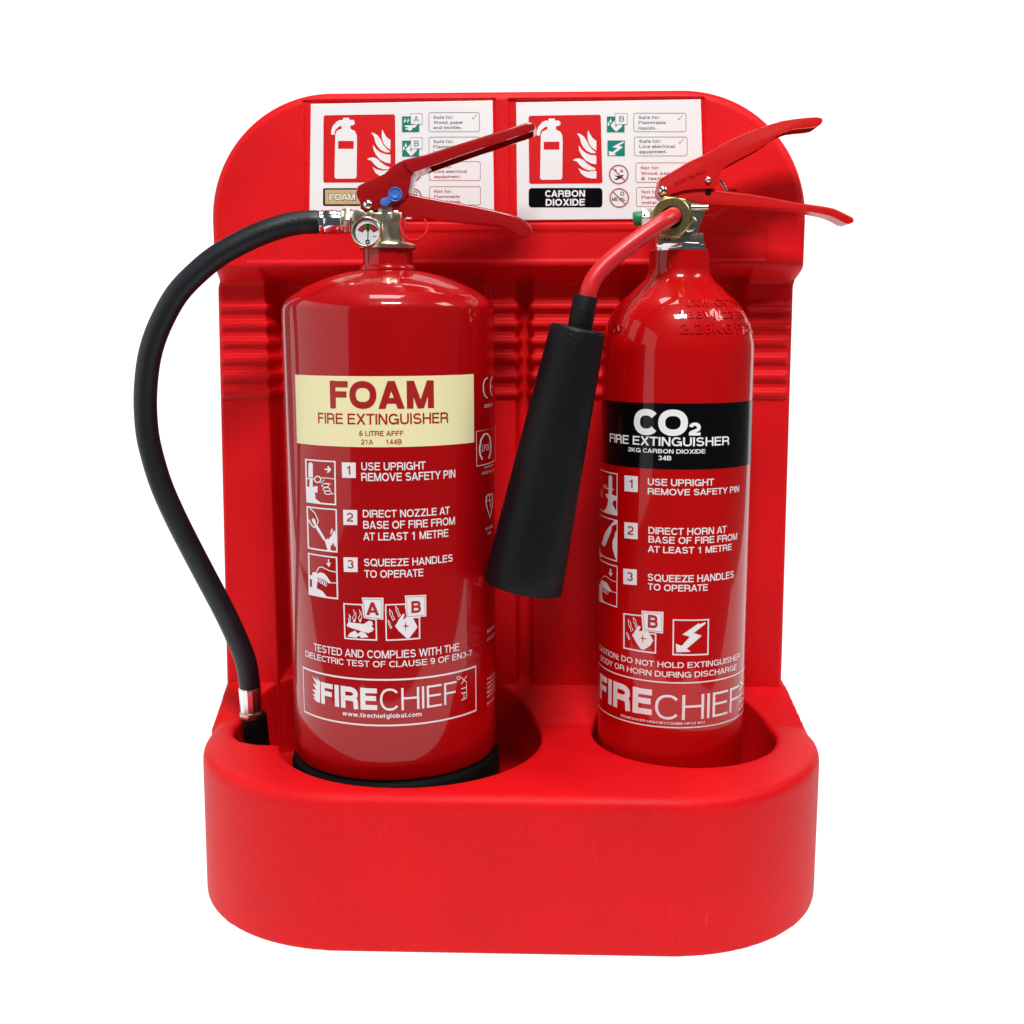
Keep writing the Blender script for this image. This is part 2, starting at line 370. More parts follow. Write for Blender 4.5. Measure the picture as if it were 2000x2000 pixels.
class Sheet:
    def __init__(s, surf): s.surf = surf; s.items = []
    def tri(s, vs, fs, inc=0.): s.items.append((np.array(vs, float), fs, inc))
    def poly(s, px, holes=(), inc=0., rnd=0):
        """polygon given where the photo shows it, laid on the surface"""
        L = [[s.surf.sz(*p) for p in (roundpoly(list(q), rnd) if rnd else q)] for q in [px, *holes]]
        s.polysz(L, inc)
    def polysz(s, L, inc=0.):
        flat = [Vector((p[0], p[1], 0)) for q in L for p in q]
        t = tessellate_polygon([[Vector((p[0], p[1], 0)) for p in q] for q in L])
        s.tri([(p.x, p.y) for p in flat], [tuple(f) for f in t], inc)
    def rect(s, x0, y0, x1, y1, r=0, inc=0.): s.poly(rrect(x0, y0, x1, y1, r), inc=inc)
    def ring(s, px, wpx, inc=0., closed=True):
        """outline stroke of width wpx (photo pixels), mitred; stroke centred on px"""
        n = len(px); P = [np.array(p, float) for p in px]; A = []; B = []
        for i in range(n):
            a = P[i-1] if (closed or i > 0) else None; b = P[(i+1) % n] if (closed or i < n-1) else None
            d1 = (P[i]-a) if a is not None else (b-P[i]); d2 = (b-P[i]) if b is not None else d1
            d1 = d1/(np.linalg.norm(d1)+1e-9); d2 = d2/(np.linalg.norm(d2)+1e-9)
            m = d1+d2; m = m/(np.linalg.norm(m)+1e-9); nr = np.array([-m[1], m[0]])
            k = max(abs(nr@np.array([-d2[1], d2[0]])), .35)
            A.append(P[i]+nr*wpx/2/k); B.append(P[i]-nr*wpx/2/k)
        vs = [s.surf.sz(*p) for p in A+B]
        fs = [(i, (i+1) % n, n+(i+1) % n, n+i) for i in range(n if closed else n-1)]
        s.tri(vs, fs, inc)
    def text(s, t, x0, x1, yb0, yb1, ytop, off=.0, inc=0., rot=0, space=1.):
        """text fitted between x0..x1, baseline yb0 (left) / yb1 (right), capital tops at ytop (left)"""
        vs, fs = glyphs(t, off+(.008 if off < .03 and off >= 0 else 0), space); c0, c1 = capheight(off)
        a0, z0 = s.surf.sz(x0, yb0); a1, z1 = s.surf.sz(x1, yb1); _, zt = s.surf.sz(x0, ytop)
        hz = zt-z0; zb = (z0+z1)/2
        m0, m1 = vs[:, 0].min(), vs[:, 0].max()
        X = a0+(vs[:, 0]-m0)/(m1-m0)*(a1-a0); Z = zb+(vs[:, 1]-c0)/(c1-c0)*hz
        s.tri(np.c_[X, Z, vs[:, 2]], fs, inc)
    def vtext(s, t, x0, x1, ytop, ybot, off=0., inc=0.):
        """text turned a quarter clockwise: reads downwards"""
        vs, fs = glyphs(t, off); c0, c1 = capheight(off)
        a0, zt = s.surf.sz(x0, ytop); a1, zb = s.surf.sz(x1, ybot)
        m0, m1 = vs[:, 0].min(), vs[:, 0].max()
        zt2 = s.surf.sz(x1, ytop)[1]
        Z = zt+(vs[:, 0]-m0)/(m1-m0)*(zb-zt); X = a0+(vs[:, 1]-c0)/(c1-c0)*(a1-a0)
        s.tri(np.c_[X, Z, vs[:, 2]], fs, inc)
    def build(s, name, m, parent, off=.0002, label=None, solid=0.):
        bm = bmesh.new()
        for i, (vs, fs, inc) in enumerate(s.items):
            b = [bm.verts.new((v[0], v[1], inc+i*2.5e-6+(v[2] if len(v) > 2 else 0))) for v in vs]
            for f in fs:
                try: bm.faces.new([b[k] for k in f])
                except ValueError: pass
        if s.surf.r:
            xs = [v.co.x for v in bm.verts]; step = .0028
            k = math.floor(min(xs)/step)+1
            while k*step < max(xs):
                bmesh.ops.bisect_plane(bm, geom=bm.verts[:]+bm.edges[:]+bm.faces[:], plane_co=(k*step, 0, 0), plane_no=(1, 0, 0)); k += 1
        for v in bm.verts: v.co = s.surf.P(v.co.x, v.co.y, off+v.co.z)
        bmesh.ops.recalc_face_normals(bm, faces=bm.faces)
        me = bpy.data.meshes.new(name); bm.to_mesh(me); bm.free()
        # faces look outwards
        for_flip = [p.index for p in me.polygons if p.normal.dot(Vector((me.vertices[p.vertices[0]].co.x-getattr(s.surf, 'x', me.vertices[p.vertices[0]].co.x), -1 if not s.surf.r else me.vertices[p.vertices[0]].co.y-s.surf.y, 0))) < 0]
        for i in for_flip: me.polygons[i].flip()
        return part(name, me, m, parent, label, smooth=0)
def rrect(x0, y0, x1, y1, r=0):
    if not r: return [(x0, y0), (x1, y0), (x1, y1), (x0, y1)]
    out = []
    for cx, cy, a in ((x1-r, y0+r, -90), (x1-r, y1-r, 0), (x0+r, y1-r, 90), (x0+r, y0+r, 180)):
        for k in range(5):
            t = math.radians(a+k*22.5); out.append((cx+r*math.cos(t), cy+r*math.sin(t)))
    return out
def circ(cx, cy, r, n=28, a0=0, a1=360):
    full = a1-a0 >= 360
    return [(cx+r*math.cos(math.radians(a0+(a1-a0)*i/(n if full else n-1))), cy+r*math.sin(math.radians(a0+(a1-a0)*i/(n if full else n-1)))) for i in range(n)]

# ------------------------------------------------------------------ backdrop: added white sweep that glows to render pure white
def backdrop():
    m = bpy.data.materials.new('glowing_white_sweep'); m.use_nodes = True; nt = m.node_tree
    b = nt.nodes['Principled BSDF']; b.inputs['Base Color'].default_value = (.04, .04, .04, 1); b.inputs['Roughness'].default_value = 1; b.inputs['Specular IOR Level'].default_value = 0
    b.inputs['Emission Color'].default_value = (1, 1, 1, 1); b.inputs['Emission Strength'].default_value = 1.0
    prof = [(-.75, 0)]+[(.9, 0)]
    for k in range(1, 13):
        t = math.radians(90*k/12); prof.append((.9+.6*math.sin(t), .6-.6*math.cos(t)))
    prof.append((1.5, 1.6))
    prof = [(-.62, 0), (-.30, 0), (.05, 0)]+prof[1:]
    vs = []; fs = []
    for i, (y, z) in enumerate(prof):
        hw = (.42, .62, 1.25)[i] if i < 3 else 1.5  # front corners cut in to trim the glow reflected in the bottles
        vs += [(-hw, y, z), (hw, y, z)]
    for i in range(len(prof)-1): fs.append((2*i, 2*i+1, 2*i+3, 2*i+2))
    o = link('backdrop', mesh('backdrop', vs, fs), m); shade(o.data, 60)
    o['kind'] = 'structure'; o['label'] = 'added plain white glowing backdrop and floor around the stand'
backdrop()

# ------------------------------------------------------------------ the moulded stand
SX0, SX1 = -.2675, .2225
XC = (SX0+SX1)/2
FX, FY, FR = -.1102, 0.0, .0800            # foam extinguisher axis and radius
KX, KY, KR = .1101, .0217, .05835          # carbon dioxide extinguisher
RIM = .121
stand = empty('extinguisher_stand', (XC, .02, 0), 'red moulded plastic double stand holding both extinguishers upright', 'extinguisher stand')

def tray():
    def plan(x0, x1, y0, y1, r, n=44):
        P = []
        for cx, cy, a in ((x0+r, y0+r, 180), (x1-r, y0+r, 270)):
            for k in range(n+1):
                t = math.radians(a+90*k/n); P.append((cx+r*math.cos(t), cy+r*math.sin(t)))
        P += [(.2115, y1), (-.2733, y1)]
        return P
    def rounded(x0, x1, y0, y1, r, z1, f):
        bm = bmesh.new(); rings = []
        def ring(ins, z, up):
            P = plan(x0+ins, x1-ins, y0+ins, y1, r-ins)
            rings.append([bm.verts.new((x+(.0015*up if x < XC else 0), y-.0028*up*max(0, (.02-y)/.13), z)) for x, y in P])
        ring(0, 0, 0)
        for k in range(7):
            t = math.radians(15*k); ring(f*(1-math.cos(t)), z1-f+f*math.sin(t), 1)
        n = len(rings[0])
        for A, B in zip(rings, rings[1:]):
            for i in range(n): bm.faces.new((A[i], A[(i+1) % n], B[(i+1) % n], B[i]))
        bm.faces.new(rings[0][::-1]); bm.faces.new(rings[-1])
        return link('tray', from_bm('tray', bm), None)
    def prism(P, z0, z1, name, top=None):
        bm = bmesh.new(); A = [bm.verts.new((x, y, z0)) for x, y in P]
        B = [bm.verts.new(((top(x, y) if top else (x, y)) + (z1,))) for x, y in P]
        n = len(P)
        for i in range(n): bm.faces.new((A[i], A[(i+1) % n], B[(i+1) % n], B[i]))
        bm.faces.new(A[::-1]); bm.faces.new(B)
        return link(name, from_bm(name, bm), None)
    base = rounded(-.2685, .2275, -.1108, .136, .129, RIM, .0085)
    cut = []
    cut.append(link('c', lathe('c', [(.1045, .076), (.1063, .3)], (-.0992, .0100, 0), n=96), None))
    cut.append(link('c', lathe('c', [(.0735, .070), (.0752, .3)], (.1215, .0245, 0), n=96), None))
    a = on_z(437, 1436, RIM); b = on_z(500, 1452, RIM)
    NX, NY = a[0], b[1]
    notch = roundpoly([(NX, NY), (-.165, NY), (-.15, .03), (-.16, .115), (NX+.012, .092)], 2)
    cut.append(prism(notch, .072, .3, 'c'))
    # wedge at the back where the tray top climbs to the back panel
    bm = bmesh.new()
    prof = [(.030, RIM-.004), (.088, RIM+.0195), (.134, RIM+.030), (.134, RIM-.02), (.030, RIM-.02)]
    L = [bm.verts.new((-.2696-(y-.018)*.031, y, z)) for y, z in prof]; R = [bm.verts.new((.2272-(y-.018)*.133, y, z)) for y, z in prof]
    for i in range(5): bm.faces.new((L[i], L[(i+1) % 5], R[(i+1) % 5], R[i]))
    bm.faces.new(L[::-1]); bm.faces.new(R)
    wedge = link('w', from_bm('w', bm), None)
    md = base.modifiers.new('u', 'BOOLEAN'); md.operation = 'UNION'; md.object = wedge; md.solver = 'EXACT'
    for c in cut:
        md = base.modifiers.new('d', 'BOOLEAN'); md.operation = 'DIFFERENCE'; md.object = c; md.solver = 'EXACT'
    rm = base.modifiers.new('r', 'REMESH'); rm.mode = 'VOXEL'; rm.voxel_size = .0012
    sm = base.modifiers.new('s', 'SMOOTH'); sm.factor = .5; sm.iterations = 34
    dg = bpy.context.evaluated_depsgraph_get(); dg.update()
    me = bpy.data.meshes.new_from_object(base.evaluated_get(dg)); me.name = 'tray'
    for o in [base, wedge]+cut: bpy.data.objects.remove(o)
    me.materials.clear(); me.materials.append(M_STAND)
    me.polygons.foreach_set('use_smooth', [True]*len(me.polygons))
    o = bpy.data.objects.new('tray', me); C.objects.link(o); fix_parent(o, stand)
    o['label'] = 'deep rounded front tray with two round wells and a hose notch'
tray()

HY = .064        # header face
LY = .088        # lower face
SIGN_Y = HY+.0012
def back_panel():
    TOP = .6318; R = .0995; HL, HR = -.2630, .2137
    def S(t): t = np.clip(t, 0, 1); return t*t*(3-2*t)
    nx, nz = 520, 560
    zb = .06
    # rows: denser near the top edge
    t = np.linspace(0, 1, nz)
    lin = zb+(TOP-zb)*t
    zz = np.where(t < .93, zb+(TOP-.012-zb)*t/.93, TOP-.012*(1-(t-.93)/.07)**2)
    def left(z):
        lo = -.2662-(.4785-z)*.018
        hi = np.full_like(z, HL+.0008)
        k = S((z-.479)/.016)
        x = lo*(1-k)+hi*k
        return x
    def right(z):
        lo = .2112+(.4785-z)*.006
        hi = np.full_like(z, HR+.001)
        k = S((z-.479)/.016)
        return lo*(1-k)+hi*k
    L = left(zz); Rr = right(zz)
    arc = np.clip((zz-(TOP-R))/R, 0, 1); dx = R*(1-np.sqrt(np.maximum(0, 1-arc**2)))
    L = L+dx; Rr = Rr-dx
    u = np.linspace(0, 1, nx); u = .5-.5*np.cos(np.pi*np.clip(u, 0, 1)); u = .35*u+.65*np.linspace(0, 1, nx)
    X = L[:, None]+(Rr-L)[:, None]*u[None, :]; Z = np.repeat(zz[:, None], nx, 1)
    # distance to outline
    de = np.minimum(X-L[:, None], Rr[:, None]-X)
    cx0, cx1, cz = HL+.0008+R, HR-R, TOP-R
    dcorner = np.where((Z > cz) & (X < cx0), R-np.hypot(X-cx0, Z-cz), np.where((Z > cz) & (X > cx1), R-np.hypot(X-cx1, Z-cz), 1))
    de = np.minimum(np.minimum(de, dcorner), TOP-Z); de = np.maximum(de, 0)
    # features of the lower face
    xa0 = on_y(528, 700, LY)[0]; xa1 = on_y(952, 700, LY)[0]; xb0 = on_y(1215, 700, LY)[0]; xb1 = on_y(1452, 700, LY)[0]
    g0 = on_y(1011, 700, LY)[0]; g1 = on_y(1038, 700, LY)[0]
    ridge = np.zeros_like(Z)
    for py in (601, 635.3, 669.3, 703, 737.2, 771):
        zc = on_y(975, py-2, LY-.004)[2]
        d = np.abs(Z-zc); ridge = np.maximum(ridge, S((.0046-d)/.0032))
    def rec(a, b, w=.006):
        sh = ridge*.002
        return S((X-(a-w/2+sh))/w)*S(((b+w/2-sh)-X)/w)
    pit = np.maximum(rec(xa0, xa1), rec(xb0, xb1))
    gro = rec(g0, g1, .005)
    low = LY+.027*pit+.013*gro-.0036*ridge*(1-np.maximum(pit, gro))*S((de-.0005)/.005)
    # arc of the wells carried down into the tray
    low = np.where(Z < .135, np.maximum(low, LY+.02*pit), low)
    H = S((Z-.4825)/.0155)
    hd = np.full_like(Z, HY)
    # sign recesses and the long shallow recess below them
    def pad(px0, py0, px1, py1, w, dep):
        a = on_y(px0, py1, HY); b = on_y(px1, py0, HY)
        return dep*S((X-a[0])/w)*S((b[0]-X)/w)*S((Z-a[2])/w)*S((b[2]-Z)/w)
    hd = hd+pad(595, 191, 969, 437, .0016, .0024)+pad(992, 188, 1379, 437, .0016, .0024)
    hd = hd+pad(482, 447, 1500, 512, .0014, .0009)
    Y = low*(1-H)+hd*H
    rr = np.where(Z > .485, .0075, .004)
    q = np.clip(1-de/rr, 0, 1); Y = Y+np.where(Z > .485, .0085, .005)*(1-np.sqrt(1-q*q))
    # verts
    back = .140
    vs = np.stack([X, Y, Z], -1).reshape(-1, 3)
    idx = np.arange(nx*nz).reshape(nz, nx)
    fs = np.stack([idx[:-1, :-1], idx[:-1, 1:], idx[1:, 1:], idx[1:, :-1]], -1).reshape(-1, 4)
    loop = np.concatenate([idx[0, :], idx[1:, -1], idx[-1, -2::-1], idx[-2:0:-1, 0]])
    nb = len(loop); bvs = vs[loop].copy(); bvs[:, 1] = back
    allv = np.concatenate([vs, bvs]); o = len(vs)
    F = [tuple(map(int, f)) for f in fs]
    for i in range(nb):
        j = (i+1) % nb; F.append((int(loop[j]), int(loop[i]), o+i, o+j))
    F.append(tuple(o+i for i in range(nb)))
    me = bpy.data.meshes.new('back_panel'); me.from_pydata(allv.tolist(), [], F); me.update()
    me.polygons.foreach_set('use_smooth', [True]*(len(me.polygons)-1)+[False])
    o = part('back_panel', me, M_STAND, stand, 'tall back panel with ribbed pillars and rounded sign header', smooth=0)
back_panel()

# ------------------------------------------------------------------ safety signs
FS = Flat(SIGN_Y-.0010)
def ext_icon(sh, T):
    P = T((545,310),(632,310),(640,345),(690,340),(715,360),(720,405),(690,422),(650,430),(655,480),(720,510),(748,570),(752,660),(746,1200),(725,1228),(435,1230),(413,1205),(425,560),(450,505),(522,475),(520,430),(470,450),(428,495),(406,570),(360,562),(366,495),(390,430),(450,365),(500,342),(538,345))
    sh.poly(P, holes=[T((468,660),(703,660),(703,780),(468,780))])
    sh.poly(T((1135,485),(1155,530),(1190,590),(1225,625),(1258,645),(1258,790),(1200,755),(1155,700),(1128,620),(1125,540)))
    sh.poly(T((968,535),(1010,540),(1070,580),(1115,650),(1150,720),(1200,780),(1250,815),(1240,832),(1180,830),(1110,795),(1060,740),(1030,680),(1010,600)))
    sh.poly(T((992,715),(1040,780),(1100,830),(1180,860),(1258,868),(1258,998),(1180,985),(1100,940),(1040,870),(1000,790)))
    sh.poly(T((905,935),(940,915),(1000,908),(1060,930),(1110,980),(1180,1030),(1250,1060),(1230,1085),(1150,1090),(1070,1060),(1010,1010),(970,960)))
    sh.poly(T((988,1055),(1050,1090),(1140,1110),(1258,1095),(1258,1210),(1180,1210),(1100,1190),(1030,1140)))
def flame_bits(sh, T, kind):
    """white drawing inside a 100 x 100 square"""
    if kind == 'A':
        for dx in (0, 18, 38): sh.poly(T((12+dx,42),(10+dx,30),(18+dx,22),(15+dx,10),(23+dx,20),(22+dx,30),(15+dx,38)))
        sh.poly(T((14,58),(62,56),(80,46),(88,54),(76,70),(62,72),(58,84),(44,94),(36,84),(22,84),(18,78),(40,72),(16,66)))
    elif kind == 'B':
        for dx, dy in ((2, 22), (14, 4)): sh.poly(T((4+dx,38+dy),(2+dx,24+dy),(8+dx,8+dy),(11+dx,22+dy),(16+dx,30+dy)))
        sh.poly(T((50,20),(22,52),(24,62),(36,78),(52,96),(66,84),(88,60),(84,50),(66,46)), holes=[T((51,44),(49,56),(40,58),(49,60),(51,72),(54,60),(63,58),(54,56))])
    else:
        sh.poly(T((90,6),(60,22),(26,42),(58,50),(28,74),(8,66),(8,96),(52,93),(38,84),(90,42),(66,32),(95,14)))
def sign(idx):
    lab = ['white foam instruction sign, behind the hose and gauge, with a tan name box', 'white instruction sign with a black box reading CARBON DIOXIDE'][idx]
    if idx == 0:
        cor = [(607,203),(962,196),(965,427),(604,429)]; T = crop(600,190,7.73); K = crop(770,200,8.05)
    else:
        cor = [(1008,200),(1368.5,194),(1376,427),(1010,430)]; T = crop(1000,190,7.73); K = crop(1170,190,7.73)
    root = empty('safety_sign', tuple(np.array(FS.P(*FS.sz(*cor[3]), 0))), lab, 'sign', 'safety signs on the header')
    root['group'] = 'safety signs on the header'
    sy = FS.y
    me = slab('plate', [FS.sz(*c) for c in cor], sy, sy+.0028, .0003, 1)
    part('plate', me, M_SIGN, root, smooth=30)
    red = Sheet(FS)
    if idx == 0: q = T((247,272),(1328,256),(1334,1284),(243,1290))
    else: q = T((250,280),(1340,262),(1366,1300),(260,1308))
    def rq(q, r=.035):
        out = []
        n = 4
        for i in range(4):
            p, a, b = np.array(q[i]), np.array(q[i-1]), np.array(q[(i+1) % 4])
            p0 = p+(a-p)*r; p1 = p+(b-p)*r
            for t in (0, .25, .5, .75, 1): out.append(tuple((1-t)**2*p0+2*t*(1-t)*p+t*t*p1))
        return out
    red.poly(rq(q)); pr = red.build('symbol_panel', M_SRED, root, .00012)
    ic = Sheet(FS)
    TI = T if idx == 0 else (lambda *p: T(*[(a*1.006+8, b*1.006+8) for a, b in p]))
    ext_icon(ic, TI); ic.build('extinguisher_symbol', M_WPRINT if False else M_SIGN, pr, .00022)
    nb = Sheet(FS)
    if idx == 0:
        nb.poly(T(*rrect(240,1372,1330,1640,28))); b = nb.build('name_box', M_KPRINT, root, .00012)
        tn = Sheet(FS); tn.poly(T(*rrect(270,1395,1302,1615,4))); tn.build('tan_field', M_TAN, b, .00020)
        t = Sheet(FS); (x0,y0),(x1,y1),(_,yt) = T((327,1563),(733,1563),(0,1447))
        t.text('FOAM', x0, x1, y0, y1, yt, .045, space=1.12); t.build('lettering_outline', M_KPRINT, b, .00028)
        t = Sheet(FS); (x0,y0),(x1,y1),(_,yt) = T((335,1555),(725,1555),(0,1455))
        t.text('FOAM', x0, x1, y0, y1, yt, .012, space=1.12); t.build('lettering', M_SIGN, b, .00036)
    else:
        nb.poly(T(*rrect(252,1370,1365,1663,50))); b = nb.build('name_box', M_KPRINT, root, .00012)
        t = Sheet(FS)
        (x0,y0),(x1,y1),(_,yt) = T((500,1505),(1102,1505),(0,1403)); t.text('CARBON', x0, x1, y0, y1, yt, .04)
        (x0,y0),(x1,y1),(_,yt) = T((508,1640),(1100,1637),(0,1535)); t.text('DIOXIDE', x0, x1, y0, y1, yt, .04)
        t.build('lettering', M_SIGN, b, .00022)
    def gsq(q, kind, name='hazard_symbol'):
        g = Sheet(FS); g.poly(K(*rrect(*q))); o = g.build(name, M_SGRN, root, .00012)
        wq = Sheet(FS); TT = lambda *p: K(*[(q[0]+a/100*(q[2]-q[0]), q[1]+b/100*(q[3]-q[1])) for a, b in p])
        flame_bits(wq, TT, kind); wq.build('drawing', M_SIGN, o, .0002)
        return o
    def lbox(q, ch, tb, o):
        a = Sheet(FS); a.poly(K(*rrect(*q))); a.build('letter_box', M_SIGN, o, .00028)
        a = Sheet(FS); a.ring(K(*rrect(*q)), .8)
        (x0,y0),(x1,y1),(_,yt) = K((tb[0],tb[3]),(tb[2],tb[3]),(0,tb[1])); a.text(ch, x0, x1, y0, y1, yt, .005)
        a.build('letter', M_SLINE, o, .00036)
    def box(q, lines, m, check=None):
        a = Sheet(FS); a.ring(K(*rrect(*q, 32)), 1.1)
        for t, x0, x1, yt, yb in lines:
            (p0, b0), (p1, b1), (_, tt) = K((x0, yb), (x1, yb-3), (0, yt))
            a.text(t, p0, p1, b0, b1, tt, .014)
        if check: a.poly(K(*check))
        a.build('advice_box', m, root, .00012)
    def ban(cx, cy, r, draw):
        a = Sheet(FS); a.ring(K(*circ(cx, cy, r-11)), 2.6)
        a.ring(K((cx-.66*r, cy-.66*r), (cx+.66*r, cy+.66*r)), 2.2, closed=False, inc=.00006)
        o = a.build('prohibition_symbol', M_SLRED, root, .00018)
        a = Sheet(FS); draw(a); a.build('drawing', M_KPRINT, o, .00012)
    def txt(a, t, x0, x1, yt, yb):
        (p0, b0), (p1, b1), (_, tt) = K((x0, yb), (x1, yb), (0, yt)); a.text(t, p0, p1, b0, b1, tt, .01)
    if idx == 1:
        o = gsq((118,290,385,530), 'B'); lbox((245,243,426,410), 'B', (303,285,378,370), o)
        gsq((127,652,390,890), 'Z')
        box((525,240,1312,520), [('Safe for:',595,915,280,328),('Flammable',595,1010,360,405),('liquids.',595,865,442,487)], M_SLINE, [(1190,318),(1200,314),(1212,330),(1254,268),(1260,272),(1212,344)])
        box((533,600,1330,885), [('Safe for:',605,930,640,688),('Live electrical',605,1145,720,765),('equipment.',608,1025,800,845)], M_SLINE, [(1200,675),(1210,671),(1222,687),(1268,625),(1275,629),(1222,700)])
        box((555,990,1345,1285), [('Not for:',630,910,1043,1090),('Wood, paper',635,1140,1125,1170),('& textiles.',635,1090,1205,1250)], M_SLRED)
        box((565,1360,1360,1650), [('Not for:',640,920,1405,1452),('Flammable',642,1065,1487,1532),('metal fires.',645,1095,1568,1612)], M_SLRED)
        def dA(a):
            txt(a, 'A', 315,368,1088,1135)
            a.poly(K((225,1180),(300,1188),(340,1172),(375,1175),(350,1205),(352,1235),(325,1222),(262,1250),(225,1240),(290,1212)))
            a.poly(K((240,1095),(252,1130),(262,1100),(256,1085)))
        ban(298,1165,150,dA)
        def dD(a): txt(a, 'D', 325,378,1425,1483); txt(a, 'METAL', 195,402,1512,1565)
        ban(305,1520,150,dD)
    else:
        o = gsq((122,220,395,468), 'A'); lbox((260,175,440,345), 'A', (308,215,388,303), o)
        o = gsq((125,602,392,855), 'B'); lbox((260,555,440,730), 'B', (313,600,388,692), o)
        box((545,160,1340,460), [('Safe for:',615,925,212,258),('Wood, paper',618,1080,293,338),('and textiles.',615,1060,372,418)], M_SLINE, [(1218,242),(1228,238),(1242,255),(1290,190),(1297,194),(1240,270)])
        box((548,545,1345,828), [('Safe for:',615,930,592,640),('Flammable',615,1040,675,722),('liquids.',615,880,758,803)], M_SLINE)
        box((553,932,1354,1228), [('Not for:',628,900,980,1028),('Live electrical',628,1145,1063,1108),('equipment.',628,1042,1145,1190)], M_SLRED)
        box((555,1325,1357,1612), [('Not for:',628,908,1375,1425),('Flammable',628,1032,1460,1503),('metal fires.',630,1060,1540,1585)], M_SLRED)
        ban(285,1105,148,lambda a: a.poly(K((220,1180),(270,1090),(250,1075),(330,1040),(310,1080),(340,1095))))
        def dD(a): txt(a, 'D', 305,365,1398,1455); txt(a, 'METAL', 180,395,1485,1538)
        ban(288,1492,148,dD)
for i in (0, 1): sign(i)

# ------------------------------------------------------------------ shared extinguisher pieces
def prof_px(pts, xax, y, ztop=None):
    out = []
    for u, v in pts:
        P = on_y(u, v, y); out.append((abs(P[0]-xax), P[2]))
    return out
def smooth_prof(P, k=6):
    c = catmull([(p[0], p[1], 0) for p in P], k); return [(max(v.x, 1e-5), v.y) for v in c]
def hexprism(bm, o, axis, r, h, bev=.0006):
    a, u, v = frame(axis)
    b = bmesh.new(); add_lathe(b, [(r, 0), (r, h)], (0, 0, 0), axis, 6)
    bmesh.ops.recalc_face_normals(b, faces=b.faces)
    bmesh.ops.bevel(b, geom=b.edges[:], offset=bev, segments=2, profile=.5, affect='EDGES')
    bmesh.ops.translate(b, verts=b.verts, vec=o)
    me = bpy.data.meshes.new('t'); b.to_mesh(me); b.free(); bm.from_mesh(me); bpy.data.meshes.remove(me)
def rivet(parent, u, v, y, rpx, m=M_CHROME):
    P = on_y(u, v, y); r = rpx*.00037
    me = lathe('rivet', [(r, 0), (r, .0006), (r*.9, .0016), (r*.6, .0025), (r*.25, .0029), (1e-5, .003)], P, (0, -1, 0), 24)
    part('rivet', me, m, parent, smooth=60)

# ------------------------------------------------------------------ foam extinguisher
FC = Cyl(FX, FY, FR)
foam = empty('fire_extinguisher', (FX, FY, .08), 'wide dark red foam extinguisher with cream label, gauge and black hose', 'fire extinguisher', 'fire extinguishers in the stand')
def foam_bottle():
    zb = FC.sz(778.6, 1524)[1]
    zb -= .0015
    body = [(.0001, zb+.004), (.060, zb+.002), (.0765, zb), (.0787, zb+.0012), (.0797, zb+.0036), (.0800, zb+.016)]
    pts = [(966.6,612),(964.5,600),(958.6,589),(949,579.5),(935.8,571),(920,561.5),(901.7,553),(880,544.5),(856,537),(834,532),(812,529)]
    sh = [(min(r*.9985, .08), z) for r, z in prof_px(pts, FX, 0)]
    zs = on_y(966, 614, 0)[2]
    sh[0] = (.0800, zs)
    ls = [(.0800, zb+.016+(zs-zb-.016)*k/24) for k in range(25)]
    zn0 = on_y(757, 529, 0)[2]; zn1 = on_y(757, 485, 0)[2]
    neck = [(.0213, zn0+.0002), (.0212, zn0+.0022), (.0203, zn0+.0034), (.0188, zn0+.0040), (.0186, zn0+.006), (.0186, zn1)]
    sm = smooth_prof([ls[-1]]+sh[1:], 5)
    me = lathe('cylinder', body+ls[:-1]+sm+neck, (FX, FY, 0), n=128)
    part('cylinder', me, M_FOAM, foam, smooth=38)
    # black plastic base skirt
    me = lathe('base_skirt', [(.078, .0755), (.0828, .0765), (.0826, zb-.008), (.0812, zb-.003), (.0785, zb-.0005), (.070, zb+.0005)], (FX, FY, 0), n=96)
    part('base_skirt', me, M_BLK, foam)
foam_bottle()

